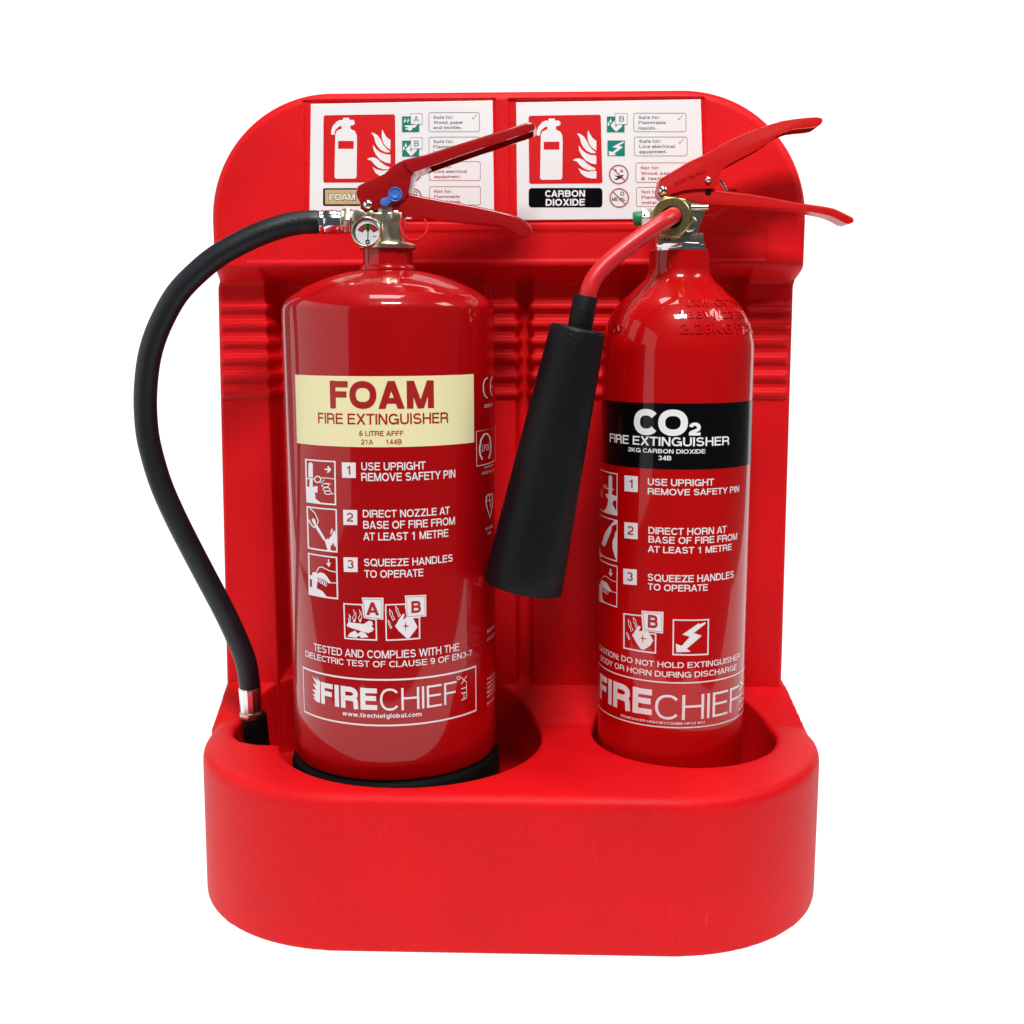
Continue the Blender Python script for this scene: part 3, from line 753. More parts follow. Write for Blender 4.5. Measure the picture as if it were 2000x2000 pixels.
def foam_print():
    A = crop(540,700,4.026); B = crop(600,1150,5.367); D = crop(560,1100,4.025); E = crop(580,880,6.44); G = crop(880,700,4.83)
    # cream name band
    b = Sheet(FC); z0 = FC.sz(748.6, 873.4)[1]; z1 = FC.sz(748.6, 734.8)[1]; a0 = FC.sz(578.5, 800)[0]; a1 = FC.sz(925.3, 800)[0]
    b.polysz([[(a0, z0), (a1, z0), (a1, z1), (a0, z1)]]); band = b.build('name_label', M_CREAM, foam, .00012)
    def T(sh, C_, t, x0, x1, yb0, yb1, yt, off=.012, space=1.):
        (p0, q0), (p1, q1), (_, tt) = C_((x0, yb0), (x1, yb1), (0, yt)); sh.text(t, p0, p1, q0, q1, tt, off, space=space)
    s = Sheet(FC)
    T(s, A, 'FOAM', 425,1238,397,384,180, .05)
    T(s, A, 'FIRE EXTINGUISHER', 330,1350,516,498,432, .008)
    T(s, A, '6 LITRE AFFF', 652,1000,610,608,570, .008)
    T(s, A, '21A', 668,760,677,676,638, .008); T(s, A, '144B', 862,985,676,674,637, .008)
    s.build('lettering', M_RPRINT, band, .00026)
    # numbered boxes
    for (x0,y0,x1,y1), ch, (dx0,dx1,dyt,dyb) in (((514,817,623,940),'1',(553,582,845,912)), ((524,1190,635,1310),'2',(556,604,1213,1283)), ((527,1563,638,1680),'3',(560,607,1585,1652))):
        q = Sheet(FC); q.poly(A((x0,y0),(x1,y0+2),(x1+1,y1),(x0+3,y1-2))); o = q.build('step_number', M_WPRINT, foam, .00014)
        q = Sheet(FC); T(q, A, ch, dx0,dx1,dyb,dyb,dyt, .005); q.build('digit', M_RPRINT, o, .00026)
    for lines in ([('USE UPRIGHT',668,1172,885,866,822),('REMOVE SAFETY PIN',668,1405,975,926,910)],
                  [('DIRECT NOZZLE AT',680,1362,1258,1215,1198),('BASE OF FIRE FROM',683,1402,1347,1296,1285),('AT LEAST 1 METRE',683,1350,1437,1394,1375)],
                  [('SQUEEZE HANDLES',690,1385,1640,1590,1580),('TO OPERATE',692,1155,1727,1708,1667)]):
        q = Sheet(FC)
        for l in lines: T(q, A, *l, .010)
        q.build('instruction_text', M_WPRINT, foam, .00014)
    # pictograms
    w = 18/6.44
    def fr(q, P): q.ring(E(*P), w)
    q = Sheet(FC); fr(q, [(112,112),(478,139),(486,680),(129,641)])
    q.poly(E((145,165),(158,150),(185,150),(200,168),(203,338),(146,338)))
    q.poly(E((125,343),(222,350),(222,362),(200,362),(200,450),(222,462),(225,445),(262,450),(260,528),(222,530),(232,560),(236,605),(262,625),(300,655),(128,640),(126,455),(160,455),(160,362),(126,360)), inc=.00001)
    q.poly(E((350,225),(392,228),(380,198),(400,196),(434,238),(395,282),(378,280),(390,246),(350,244)))
    q.ring(E(*circ(262,362,38)), 2.2); q.ring(E((300,345),(360,343),(420,350),(468,358)), 1.6, closed=False)
    q.ring(E((290,400),(320,400),(345,365)), 1.4, closed=False)
    for cx, cy in ((358,438),(375,487),(392,528)): q.ring(E(*[(cx+a*1.45, cy+b*.75) for a, b in circ(0,0,30,16)]), 1.6)
    q.ring(E((360,410),(430,418)), 1.5, closed=False); q.ring(E((425,545),(468,543)), 1.5, closed=False)
    q.build('step_pictogram', M_WPRINT, foam, .00014)
    q = Sheet(FC); fr(q, [(131,707),(494,742),(503,1274),(146,1223)])
    q.ring(E((165,722),(230,790),(268,880),(260,925)), 1.8, closed=False)
    q.poly(E((185,870),(205,850),(232,868),(238,915),(262,945),(345,1085),(362,1125),(345,1138),(310,1088),(245,985),(212,920)))
    q.poly(E((145,850),(165,885),(205,945),(238,965),(215,975),(180,940),(150,890)), inc=.00001)
    q.poly(E((352,1135),(385,1105),(400,1120),(420,1080),(430,1090),(455,1025),(478,998),(500,1080),(503,1262),(490,1260),(500,1240),(490,1195),(480,1215),(455,1150),(445,1190),(428,1185),(425,1245),(440,1265),(388,1255)), inc=.00002)
    q.poly(E((418,1060),(425,1010),(445,970),(450,1010),(430,1045)))
    q.build('step_pictogram', M_WPRINT, foam, .00014)
    q = Sheet(FC); fr(q, [(149,1293),(499,1345),(512,1862),(158,1803)])
    q.poly(E((392,1372),(405,1362),(408,1420),(432,1408),(402,1468),(368,1412),(390,1420)))
    q.ring(E((238,1540),(280,1468),(320,1465),(410,1512),(498,1528)), 1.8, closed=False)
    q.poly(E((155,1560),(190,1570),(200,1530),(235,1530),(262,1548),(290,1530),(345,1545),(385,1590),(428,1660),(410,1672),(350,1628),(260,1590),(262,1630),(250,1730),(320,1765),(375,1835),(156,1800),(158,1715),(192,1715),(192,1625),(158,1600)), inc=.00001)
    for cx, cy in ((278,1625),(305,1645),(335,1660),(362,1678)): q.ring(E(*[(cx+a*.45, cy+b) for a, b in circ(0,0,26,14)]), 1.3)
    q.ring(E((428,1665),(498,1662)), 1.6, closed=False)
    q.build('step_pictogram', M_WPRINT, foam, .00014)
    # hazard symbols A and B
    def hazard(C_, fra, lb, inner, ch, tb, kind, surf, parent, wr):
        q = Sheet(surf); q.ring(C_(*fra), 14/5.367)
        q.poly(C_(*lb)); q.ring(C_(*inner), .7, inc=.00003) if False else None
        (x0, y0, x1, y1) = wr
        TT = lambda *p: C_(*[(x0+a/100*(x1-x0), y0+b/100*(y1-y0)) for a, b in p])
        if kind == 'A':
            for dx, dy, k in ((0,22,.7),(14,6,1.1),(34,6,1.1)):
                q.ring(TT(*[(6+dx+a*k, dy+b*k) for a, b in ((6,40),(2,28),(8,18),(4,6),(12,16),(12,28),(6,40))]), 1.2)
            q.poly(TT((2,58),(8,50),(60,56),(78,46),(88,48),(92,58),(86,62),(95,70),(90,78),(76,84),(4,64)))
            q.poly(TT((5,94),(12,84),(30,76),(40,86),(52,78),(66,84),(76,96),(52,98),(44,92),(34,98)), inc=.00001)
        elif kind == 'B':
            for dx, dy, k in ((0,8,1.1),(20,0,1.),(-4,42,.8)):
                q.ring(TT(*[(4+dx+a*k, dy+b*k) for a, b in ((12,34),(8,24),(4,18),(2,4),(10,12),(12,22),(18,30))]), 1.3)
            q.poly(TT((32,52),(24,62),(36,76),(48,86),(62,98),(70,98),(92,72),(97,64),(82,38),(62,36),(50,44),(56,26),(50,26),(34,46)),
                   holes=[TT((59,48),(57,60),(48,62),(57,64),(59,78),(61,64),(74,62),(61,60))], inc=.00001)
        o = q.build('hazard_symbol', M_WPRINT, parent, .00014)
        q = Sheet(surf); (p0, q0), (p1, q1), (_, tt) = C_((tb[0], tb[3]), (tb[2], tb[3]), (0, tb[1])); q.text(ch, p0, p1, q0, q1, tt, .04)
        q.ring(C_(*inner), .6)
        q.build('letter', M_RPRINT, o, .00026)
    hazard(B, [(385,155),(571,165),(580,307),(722,318),(727,536),(395,517)][::1] if False else [(386,156),(575,166),(600,300),(722,322),(727,536),(397,517)], [(573,90),(800,93),(798,325),(606,300)], [(590,106),(782,112),(782,310),(604,298)], 'A', (620,142,755,275), 'A', FC, foam, (410,175,715,520))
    hazard(B, [(822,168),(1028,160),(1050,300),(1176,300),(1178,518),(830,538)], [(1023,70),(1245,62),(1248,290),(1040,296)], [(1040,86),(1230,78),(1234,278),(1050,290)], 'B', (1092,125,1192,252), 'B', FC, foam, (842,170,1165,525))
    q = Sheet(FC)
    T(q, D, 'TESTED AND COMPLIES WITH THE', 215,1355,694,678,634, .006)
    T(q, D, 'DIELECTRIC TEST OF CLAUSE 9 OF EN3-7', 150,1455,735,722,688, .006)
    q.build('test_notice', M_WPRINT, foam, .00014)
    # framed name panel
    zt = FC.sz(761, 1326)[1]; z0 = FC.sz(762.5, 1418.5)[1]; a0 = FC.sz(593, 1345)[0]; a1 = FC.sz(930, 1340)[0]; t = .0011
    q = Sheet(FC); O = [(a0, z0), (a1, z0), (a1, zt), (a0, zt)]; I = [(a0+t, z0+t*1.2), (a1-t, z0+t*1.2), (a1-t, zt-t*1.2), (a0+t, zt-t*1.2)]
    for i in range(4): q.polysz([[O[i], O[(i+1) % 4], I[(i+1) % 4], I[i]]])
    fr_ = q.build('panel_frame', M_WPRINT, foam, .00014)
    q = Sheet(FC)
    T(q, B, 'FIRE', 150,735,1200,1272,975, .05)
    T(q, B, 'CHIEF', 765,1565,1270,1197,1037, -.010)
    T(q, B, 'www.firechiefglobal.com', 372,1198,1325,1330,1280, .012)
    q.ring(B(*circ(1585,935,17,16)), 1.3)
    q.poly(B((138,975),(138,1195),(100,1180),(62,1135),(90,1140),(56,1100),(92,1105),(54,1052),(96,1060),(60,985),(102,1010),(55,912),(118,968),(95,912)))
    q.vtext('XTR', B((1612,0))[0][0], B((1672,0))[0][0], B((0,922))[0][1], B((0,1155))[0][1], -.008)
    q.build('lettering', M_WPRINT, fr_, .00020)
    # approval marks round the side
    q = Sheet(FC)
    q.ring(G((348,180),(322,200),(308,245),(308,300),(322,350),(346,376)), 2.2, closed=False)
    q.ring(G((396,168),(380,195),(374,240),(374,290),(382,335),(396,357)), 1.5, closed=False); q.ring(G((375,266),(395,262)), 1.4, closed=False, inc=.00001)
    T(q, G, '0029/0115', 318,396,470,450,436, 0)
    q.build('conformity_mark', M_WPRINT, foam, .00014)
    q = Sheet(FC)
    q.ring(G((242,690),(419,636),(419,952),(246,1018)), .9)
    q.ring(G((300,955),(278,910),(272,850),(285,770),(315,715),(345,710),(368,745),(378,820),(374,890),(360,945)), 3.0, closed=False)
    T(q, G, 'LPCB', 297,362,880,862,820, 0)
    T(q, G, 'Certificated to', 318,408,1035,1010,1014, 0); T(q, G, 'LPCB Ref 1003', 297,410,1094,1060,1070, 0)
    q.build('approval_mark', M_WPRINT, foam, .00014)
    q = Sheet(FC)
    q.ring(G((368,1500),(340,1400),(332,1340),(340,1298),(356,1282),(366,1300),(378,1275),(392,1280),(396,1320),(392,1390)), 2.0)
    q.ring(G((335,1345),(395,1332)), 1.6, closed=False, inc=.00001); q.ring(G((366,1300),(365,1340),(380,1370),(372,1400)), 1.4, closed=False, inc=.00002)
    T(q, G, 'KM 50060', 330,396,1622,1596,1592, 0); T(q, G, 'EN3', 352,382,1665,1652,1638, 0)
    q.build('approval_mark', M_WPRINT, foam, .00014)
    q = Sheet(FC)
    T(q, D, 'MCN EU', 1575,1634,535,515,508, 0); T(q, D, '0735/00', 1575,1636,598,575,572, 0)
    q.build('small_print', M_WPRINT, foam, .00014); q = Sheet(FC)
    for k, t in enumerate(('Firechief', 'Homesaver', 'High Wycombe', 'Bucks', 'HP12 4HJ')): T(q, D, t, 1575,1636,905+34*k,877+34*k,889+34*k, 0)
    T(q, D, '6 litre', 1575,1630,1096,1075,1080, 0)
    q.build('small_print', M_WPRINT, foam, .00014)
foam_print()

def foam_valve():
    zc0 = on_y(770, 486, 0)[2]
    v = empty('valve', (FX, FY, zc0), '', ''); del v['label']; del v['category']
    # valve body is one mesh: flange, stem, block and side port
    bm = bmesh.new()
    add_lathe(bm, [(.0205, -.0008), (.0215, 0), (.0215, .0022), (.0195, .0036), (.0135, .0048), (.0128, .009), (.0125, .030)], (FX, FY, zc0), n=48)
    blk = pxpoly([(690,413),(786,413),(786,436),(782,472),(738,474),(690,470)], -.012)
    add_slab(bm, blk, -.0125, .0125, .002, 3)
    for cx in (722, 772):
        P = on_y(cx, 421, -.0125); add_lathe(bm, [(.0036, 0), (.0036, .0008), (.0028, .0012)], P, (0, -1, 0), 20)
    Q = on_y(702, 424, -.0125); add_lathe(bm, [(.0055, 0), (.0055, .0015), (.004, .002)], Q, (0, -1, 0), 24)
    bpy.data.objects.remove(v)
    vb = part('valve', from_bm('valve', bm), M_NICK, foam, 'nickel plated valve block under the red levers')
    s = Sheet(Flat(-.0125)); s.text('5053', 741, 767, 439, 437.5, 430.5, .01, space=1.1); s.text('NG', 749, 759, 472, 471, 463, .01)
    s.build('stamped_marking', M_NICK, vb, .0004)
    # hose connector: hex nut and ferrule along x
    P = on_y(690, 432, 0); N = on_y(674, 432, 0)
    bm = bmesh.new(); hexprism(bm, N, (1, 0, 0), .0103, P[0]-N[0]-.0012)
    add_lathe(bm, [(.0085, 0), (.0085, .004)], (P[0]-.003, P[1], P[2]), (1, 0, 0), 32)
    add_lathe(bm, [(.0078, 0), (.0092, .0015), (.0092, .0035)], (N[0]-.0028, N[1], N[2]), (1, 0, 0), 32)
    part('hose_nut', from_bm('hose_nut', bm), M_NICK, foam)
    F0 = on_y(627, 433.5, 0); L = N[0]-F0[0]-.002
    me = lathe('ferrule', [(.0082, -.0005), (.0089, .0003), (.0089, .003), (.0086, .0034), (.0089, .004), (.0089, L-.003), (.0083, L-.002), (.0083, L)], F0, (1, 0, 0), 48)
    part('ferrule', me, M_CHROME, foam)
    # hose
    px = [(634,433.2,0),(581.6,435.6,-.001),(530,448.7,-.004),(478,470.4,-.007),(426,499.4,-.010),(385,532.5,-.012),(347.7,571.8,-.014),(320.7,617.4,-.015),(300,667,-.015),(288.7,716.8,-.014),(283.9,780,-.012),
          (287.5,843,-.010),(298,892.6,-.008),(315.7,949,-.005),(342,1008.8,-.001),(373.8,1072,.004),(405.4,1132,.010),(437,1192,.016),(461.8,1244.6,.021),(479.4,1290,.025),(486.5,1329,.028),(488,1348,.029)]
    H = [on_y(*p) for p in px]
    part('hose', tube('hose', H, lambda t: .00865 if .012 < t < .982 else .0079, 28, 6), M_HOSE, foam, smooth=60)
    # lower ferrule, nut and nozzle
    a = Vector(on_y(487.8, 1341, .029)); b = Vector(on_y(490.8, 1388, .031)); ax = b-a; L = ax.length
    bm = bmesh.new()
    pr = [(.0087, 0), (.0091, .001), (.0090, L-.001), (.0085, L)]
    add_lathe(bm, pr, a, ax, 14); part('ferrule', from_bm('ferrule', bm), M_ALU, foam, smooth=20)
    bm = bmesh.new(); hexprism(bm, b, ax, .0100, .0052)
    part('hose_nut', from_bm('hose_nut', bm), M_NICK, foam)
    c = Vector(on_y(498, 1394, .033)); d = Vector(on_y(504, 1480, .038)); ax = d-c
    part('nozzle', lathe('nozzle', [(.0088, 0), (.0096, .002), (.0100, .012), (.0108, ax.length)], c, ax, 32), M_BLK, foam, smooth=50)
    # gauge
    gy = -.0135; g = Vector(on_y(718.3, 454.3, gy)); r = 29.2*.000385
    me = lathe('gauge', [(.005, -.002), (r*.93, 0), (r, .0015), (r, .0062), (r*.97, .0076), (r*.91, .0082), (r*.86, .0078), (r*.85, .0060), (1e-5, .0060)], g, (0, -1, 0), 64, cap=False)
    go = part('gauge', me, M_NICK, foam, 'round white pressure gauge', smooth=50)
    gs = Flat(g.y-.0061)
    K = crop(660,390,12.075)
    c0 = (705, 790)
    q = Sheet(gs); q.poly(K(*circ(705,775,292,48))); q.build('dial', M_FACE, go, 0)
    def sector(r0, r1, a0, a1, c=(705,850)): return circ(c[0],c[1],r1,12,a0,a1)+circ(c[0],c[1],r0,12,a0,a1)[::-1]
    q = Sheet(gs); q.poly(K(*sector(150,265,-152,-104,(708,835)))); q.poly(K(*sector(150,265,-76,-28,(708,835)))); q.build('red_scale', M_GRED, go, .00012)
    q = Sheet(gs); q.poly(K(*sector(85,272,-106,-74,(708,835)))); q.build('green_scale', M_GGRN, go, .00018)
    q = Sheet(gs)
    q.ring(K(*sector(150,265,-152,-28,(708,835))), .9)
    q.ring(K(*circ(703,998,40,20)), 2.4); q.ring(K((709,960),(712,580)), 1.8, closed=False, inc=.00002)
    (x0,y0),(x1,y1),(_,yt) = K((830,882),(915,878),(0,848)); q.text('bar', x0,x1,y0,y1,yt,0)
    q.build('needle', M_KPRINT, go, .00026)
    # levers
    Z = crop(400,150,2.972)
    yl = -.0115
    low = pxpoly([(712,404),(729.7,417.3),(793.7,419.3),(800,423),(820.6,422.5),(871,429),(930,434.5),(972,438.7),(985,442),(999,449.5),(1012,458),(1022.5,461),(1033,459),(1039.3,453),(1037.6,442.7),(1028,433),(1015.7,425),(992,416.5),(960,408.7),(921.5,400.7),(854,389),(820.6,382),(793.7,376),(760,380),(720,392)], yl)
    bm = bmesh.new(); add_slab(bm, low, yl, .0115, .0016, 4, low=0)
    part('carrying_handle', from_bm('carrying_handle', bm), M_LEVF, foam, smooth=50)
    yu = -.0135
    head = pxpoly([(698.5,364),(704.5,360),(727,350.5),(750,339.5),(770,322),(780,316),(792,312.5),(806,309.5),(830,306),(838,326),(808.8,336.5),(803.5,343),(801.5,358),(797,378.8),(789,390),(770,397.5),(743,407),(713,415.8),(705,413.5),(703.5,406),(703,396),(697.5,386),(695,377)], yu)
    grip = pxpoly([(786,312.5),(806,307.5),(830,302.5),(871,289),(951,264),(1025.8,240.3),(1036,237.5),(1043,240),(1047,247.6),(1044,253.5),(1036,257.5),(990,273.5),(910,300.5),(837.4,326.6),(815,334.5),(806,338),(795,330)], yu)
    bm = bmesh.new(); add_slab(bm, head, yu, .0135, .0008, 3); add_slab(bm, grip, yu-.0012, .0147, .0050, 6, low=0)
    ch = grip[1:9]; n = .0022
    tipx = max(p[0] for p in grip)-.0022
    top = [(min(x, tipx), z-n) for x, z in ch[1:7]]
    bot = [(min(x, tipx), z-.012) for x, z in ch[1:7]][::-1]
    bmg = bmesh.new(); add_slab(bmg, grip, yu-.0012, .0147, .0050, 6, low=0)
    me = hollow(from_bm('g', bmg), top+bot, yu+.0008, .0127)
    b2 = bmesh.new(); add_slab(b2, head, yu, .0135, .0008, 3); b2.from_mesh(me)
    part('squeeze_lever', from_bm('squeeze_lever', b2), M_LEVF, foam, smooth=50)
    rivet(foam, 719, 399.7, yu, 9.5)
    # blue seal tag
    q = on_y(772.5, 379.8, yu)
    bm = bmesh.new()
    add_lathe(bm, [(.0052, 0), (.0052, .0016), (.0049, .0020), (.0043, .0018), (.0042, .0012), (.0034, .0012), (.0033, .0022), (.0026, .0022), (.0018, .0020), (1e-5, .0014)], q, (0, -1, 0), 40)
    tabp = pxpoly(roundpoly([(742.5,397),(745,387.5),(757,386),(764,377),(776,390),(765,394),(756,403),(746,403)], 2), yu)
    add_slab(bm, tabp, yu-.0013, yu-.0002, .0004, 2)
    part('seal_tag', from_bm('seal_tag', bm), M_BLUE, foam, 'blue plastic seal tag', smooth=50)
    # plastic tie of the safety pin
    pts = [on_y(u, v, y) for u, v, y in [(783.6,417,-.008),(781.5,432,-.014),(783,448,-.017),(791,462,-.018),(804,469.5,-.018),(818,467.5,-.018),(829.5,458,-.017),(834.5,445,-.015),(831,432,-.012),(825,420,-.008)]]
    part('pin_tie', tube('pin_tie', pts, .00085, 10, 6), M_LOOP, foam, 'thin red plastic loop')
foam_valve()

# ------------------------------------------------------------------ carbon dioxide extinguisher
KC = Cyl(KX, KY, KR)
co2 = empty('fire_extinguisher', (KX, KY, .073), 'slim bright red CO2 extinguisher with black band, bent pipe and black horn', 'fire extinguisher', 'fire extinguishers in the stand')
def co2_bottle():
    pts = [(1473.5,705),(1472.8,690),(1471.5,672),(1468.5,652),(1464,634),(1457.5,617),(1447,600),(1436,587),(1424,575.5),(1410,562),(1397,549.5),(1391,541),(1387.8,530),(1387,520),(1386.8,500),(1386.8,491)]
    ax = [None]
    out = []
    for u, v in pts:
        P = on_y(u, v, KY); out.append((P[0]-KX, P[2]))
    # right silhouette widened for perspective
    out = [(min(r*.997, KR), z) for r, z in out]
    out[0] = (KR, out[0][1])
    sm = smooth_prof(out, 5)
    z0 = .0725
    ls = [(KR, z0+.006+(out[0][1]-z0-.006)*k/24) for k in range(25)]
    prof = [(1e-4, z0), (KR-.004, z0), (KR-.001, z0+.002)]+ls[:-1]+sm
    part('cylinder', lathe('cylinder', prof, (KX, KY, 0), n=128), M_CO2, co2, smooth=38)
    return sm
CPROF = co2_bottle()
class Shoulder:
    """shoulder of the bottle: same angle coordinate, radius follows the profile"""
    x, y, r = KX, KY, KR
    zs = np.array([p[1] for p in CPROF]); rs = np.array([p[0] for p in CPROF])
    def rad(s, z): return float(np.interp(z, s.zs, s.rs))
    def sz(s, u, v):
        d = ray(u, v); P = None
        for t in np.linspace(.78, 1.0, 900):
            Q = CAM+d*t*1.0/ (d@FW)
            if math.hypot(Q[0]-KX, Q[1]-KY) <= s.rad(Q[2]): P = Q; break
        if P is None: P = CAM+d*.9
        return KR*math.atan2(P[0]-KX, -(P[1]-KY)), P[2]
    def P(s, a, z, off):
        t = a/KR; r = s.rad(z)+off; return (KX+r*math.sin(t), KY-r*math.cos(t), z)
def co2_print():
    A = crop(1130,760,4.6); B = crop(1130,1100,4.0255)
    def T(sh, C_, t, x0, x1, yb0, yb1, yt, off=.012, space=1.):
        (p0, q0), (p1, q1), (_, tt) = C_((x0, yb0), (x1, yb1), (0, yt)); sh.text(t, p0, p1, q0, q1, tt, off, space=space)
    z1 = KC.sz(1314.8, 788)[1]; z0 = KC.sz(1314.8, 917)[1]; a0 = -KR*1.62; a1 = KC.sz(1469.5, 840)[0]
    b = Sheet(KC); b.polysz([[(a0, z0), (a1, z0), (a1, z1), (a0, z1)]]); band = b.build('name_label', M_KPRINT, co2, .00012)
    s = Sheet(KC)
    T(s, A, 'CO', 497,980,412,416,178, .05); T(s, A, '2', 990,1095,418,418,300, .05)
    T(s, A, 'FIRE EXTINGUISHER', 283,1350,474,500,396, .014)
    T(s, A, '2KG CARBON DIOXIDE', 447,1138,560,576,522, .014); T(s, A, '34B', 717,833,638,640,597, .02)
    s.build('lettering', M_SIGN, band, .00026)
    for (x0,y0,x1,y1), ch, (dx0,dx1,dyt,dyb) in (((413,778,533,922),'1',(455,487,812,888)), ((412,1198,532,1345),'2',(442,494,1230,1308)), ((403,1615,524,1757),'3',(438,488,1645,1722))):
        q = Sheet(KC); q.poly(A((x0,y0-4),(x1,y0+6),(x1,y1+4),(x0,y1-6))); o = q.build('step_number', M_WPRINT, co2, .00014)
        q = Sheet(KC); T(q, A, ch, dx0,dx1,dyb,dyb,dyt, .005); q.build('digit', M_RPRINT, o, .00026)
    for lines in ([('USE UPRIGHT',622,1215,862,865,800),('REMOVE SAFETY PIN',622,1440,947,918,890)],
                  [('DIRECT HORN AT',628,1328,1297,1290,1234),('BASE OF FIRE FROM',628,1422,1377,1350,1316),('AT LEAST 1 METRE',622,1373,1463,1445,1404)],
                  [('SQUEEZE HANDLES',622,1393,1718,1695,1654),('TO OPERATE',622,1160,1802,1810,1742)]):
        q = Sheet(KC)
        for l in lines: T(q, A, *l, .012)
        q.build('instruction_text', M_WPRINT, co2, .00014)
    # pictograms, cut off by the turn of the bottle: they run on round the side
    xl = 188
    def fr(q, yr0, yr1, yl0, yl1):
        ar = KC.sz(*A((352, yr0))[0])[0]; zt = KC.sz(*A((352, yr0))[0])[1]; zb = KC.sz(*A((352, yr1))[0])[1]; al = ar-.049; t = .0009
        O = [(al, zb), (ar, zb), (ar, zt), (al, zt)]; I = [(al+t, zb+t), (ar-t, zb+t), (ar-t, zt-t), (al+t, zt-t)]
        for i in range(4): q.polysz([[O[i], O[(i+1) % 4], I[(i+1) % 4], I[i]]])
    q = Sheet(KC); fr(q, 758, 1140, 712, 1080)
    q.poly(A((272,785),(280,772),(295,774),(303,790),(303,895),(316,900),(316,908),(303,908),(300,945),(318,955),(345,960),(345,1000),(318,1000),(305,1030),(325,1070),(350,1105),(350,1136),(225,1095),(250,1070),(262,1035),(268,985),(248,965),(248,938),(270,945),(270,900),(245,895),(270,885)))
    q.ring(A(*circ(240,875,13,14)), 1.2); q.ring(A((204,780),(206,805)), 1., closed=False)
    for y in (905,930,952): q.ring(A((198,y),(215,y+8),(218,y+18)), 1., closed=False)
    q.build('step_pictogram', M_WPRINT, co2, .00014)
    q = Sheet(KC); fr(q, 1176, 1552, 1125, 1495)
    q.poly(A((285,1225),(308,1198),(325,1178),(350,1176),(350,1212),(330,1218),(302,1230),(290,1290),(245,1400),(230,1415),(208,1390),(240,1290)))
    q.poly(A((350,1262),(330,1290),(325,1320),(305,1375),(308,1430),(325,1500),(348,1548),(350,1400)), inc=.00001)
    q.poly(A((188,1405),(200,1440),(196,1465),(210,1480),(212,1510),(190,1500)))
    q.build('step_pictogram', M_WPRINT, co2, .00014)
    q = Sheet(KC); fr(q, 1590, 1965, 1530, 1905)
    q.poly(A((283,1615),(293,1612),(295,1655),(310,1650),(290,1685),(270,1645),(283,1650)))
    q.ring(A((215,1700),(232,1678),(250,1682),(300,1720),(350,1735)), 1.2, closed=False)
    q.poly(A((182,1760),(200,1740),(200,1715),(225,1722),(255,1738),(275,1775),(298,1815),(285,1822),(250,1790),(215,1775),(212,1850),(222,1900),(248,1925),(180,1900)), inc=.00001)
    for cx, cy in ((228,1800),(243,1812),(258,1822)): q.ring(A(*[(cx+a*.5, cy+b) for a, b in circ(0,0,20,12)]), 1.)
    q.ring(A((298,1818),(350,1830)), 1.2, closed=False)
    q.build('step_pictogram', M_WPRINT, co2, .00014)
    # hazard B
    q = Sheet(KC); w = 2.6
    q.ring(B((358,397),(500,413),(512,545),(607,558),(604,705),(358,665)), w)
    q.poly(B((495,372),(668,382),(664,553),(512,528)))
    TT = lambda *p: B(*[(372+a/100*225, 415+b/100*275) for a, b in p])
    for dx, dy, k in ((2,6,1.1),(20,0,1.),(-2,44,.7)):
        q.ring(TT(*[(4+dx+a*k, dy+b*k) for a, b in ((12,34),(8,24),(4,18),(2,4),(10,12),(12,22),(18,30))]), 1.1)
    q.poly(TT((30,46),(22,54),(30,66),(38,78),(52,94),(62,97),(86,84),(96,70),(78,44),(58,42),(46,44),(52,30),(46,28),(32,42)), holes=[TT((59,50),(57,62),(46,63),(57,65),(59,80),(61,66),(76,67),(61,62))], inc=.00001)
    o = q.build('hazard_symbol', M_WPRINT, co2, .00014)
    q = Sheet(KC); T(q, B, 'B', 545,622,507,512,404, .04); q.ring(B((508,385),(655,394),(652,540),(520,520)), .6); q.build('letter', M_RPRINT, o, .00026)
    q = Sheet(KC); q.ring(B((746,445),(1020,443),(1016,715),(743,717)), w)
    q.poly(B((995,462),(950,480),(945,470),(815,560),(875,578),(810,650),(765,632),(768,700),(882,695),(850,672),(968,570),(905,548),(998,475)))
    q.build('hazard_symbol', M_WPRINT, co2, .00014)
    q = Sheet(KC)
    T(q, B, 'CAUTION: DO NOT HOLD EXTINGUISHER', 166,1266,664,758,620, .008)
    T(q, B, 'BODY OR HORN DURING DISCHARGE', 177,1240,753,842,709, .008)
    q.build('warning_notice', M_WPRINT, co2, .00014)
    zt = KC.sz(1326, 1332.5)[1]; z0 = KC.sz(1328.7, 1422.5)[1]; a0 = -KR*1.5; a1 = KC.sz(1454.5, 1350)[0]; t = .0010
    q = Sheet(KC); O = [(a0, z0), (a1, z0), (a1, zt), (a0, zt)]; I = [(a0+t, z0+t), (a1-t, z0+t), (a1-t, zt-t), (a0+t, zt-t)]
    for i in range(4): q.polysz([[O[i], O[(i+1) % 4], I[(i+1) % 4], I[i]]])
    fr_ = q.build('panel_frame', M_WPRINT, co2, .00014)
    q = Sheet(KC)
    T(q, B, 'FIRE', 170,575,1064,1187,866, .05); T(q, B, 'CHIEF', 600,1256,1203,1158,1008, -.010)
    T(q, B, 'HOMESAVER HIGH WYCOMBE HP12 4HJ', 335,990,1196,1266,1178, .02)
    q.vtext('XTR', B((1264,0))[0][0], B((1293,0))[0][0], B((0,925))[0][1], B((0,1118))[0][1], .005)
    q.build('lettering', M_WPRINT, fr_, .00020)
    # stamped marks on the shoulder, raised in the same paint
    SH = Shoulder(); D = crop(1180,480,5.083)
    q = Sheet(SH)
    T(q, D, 'JXW/CR 719', 815,1330,612,600,540, .03, 1.1)
    T(q, D, '188V//23/EC', 740,1400,728,715,655, .03, 1.1)
    T(q, D, '2.26KG P720', 755,1462,892,850,785, .03, 1.1)
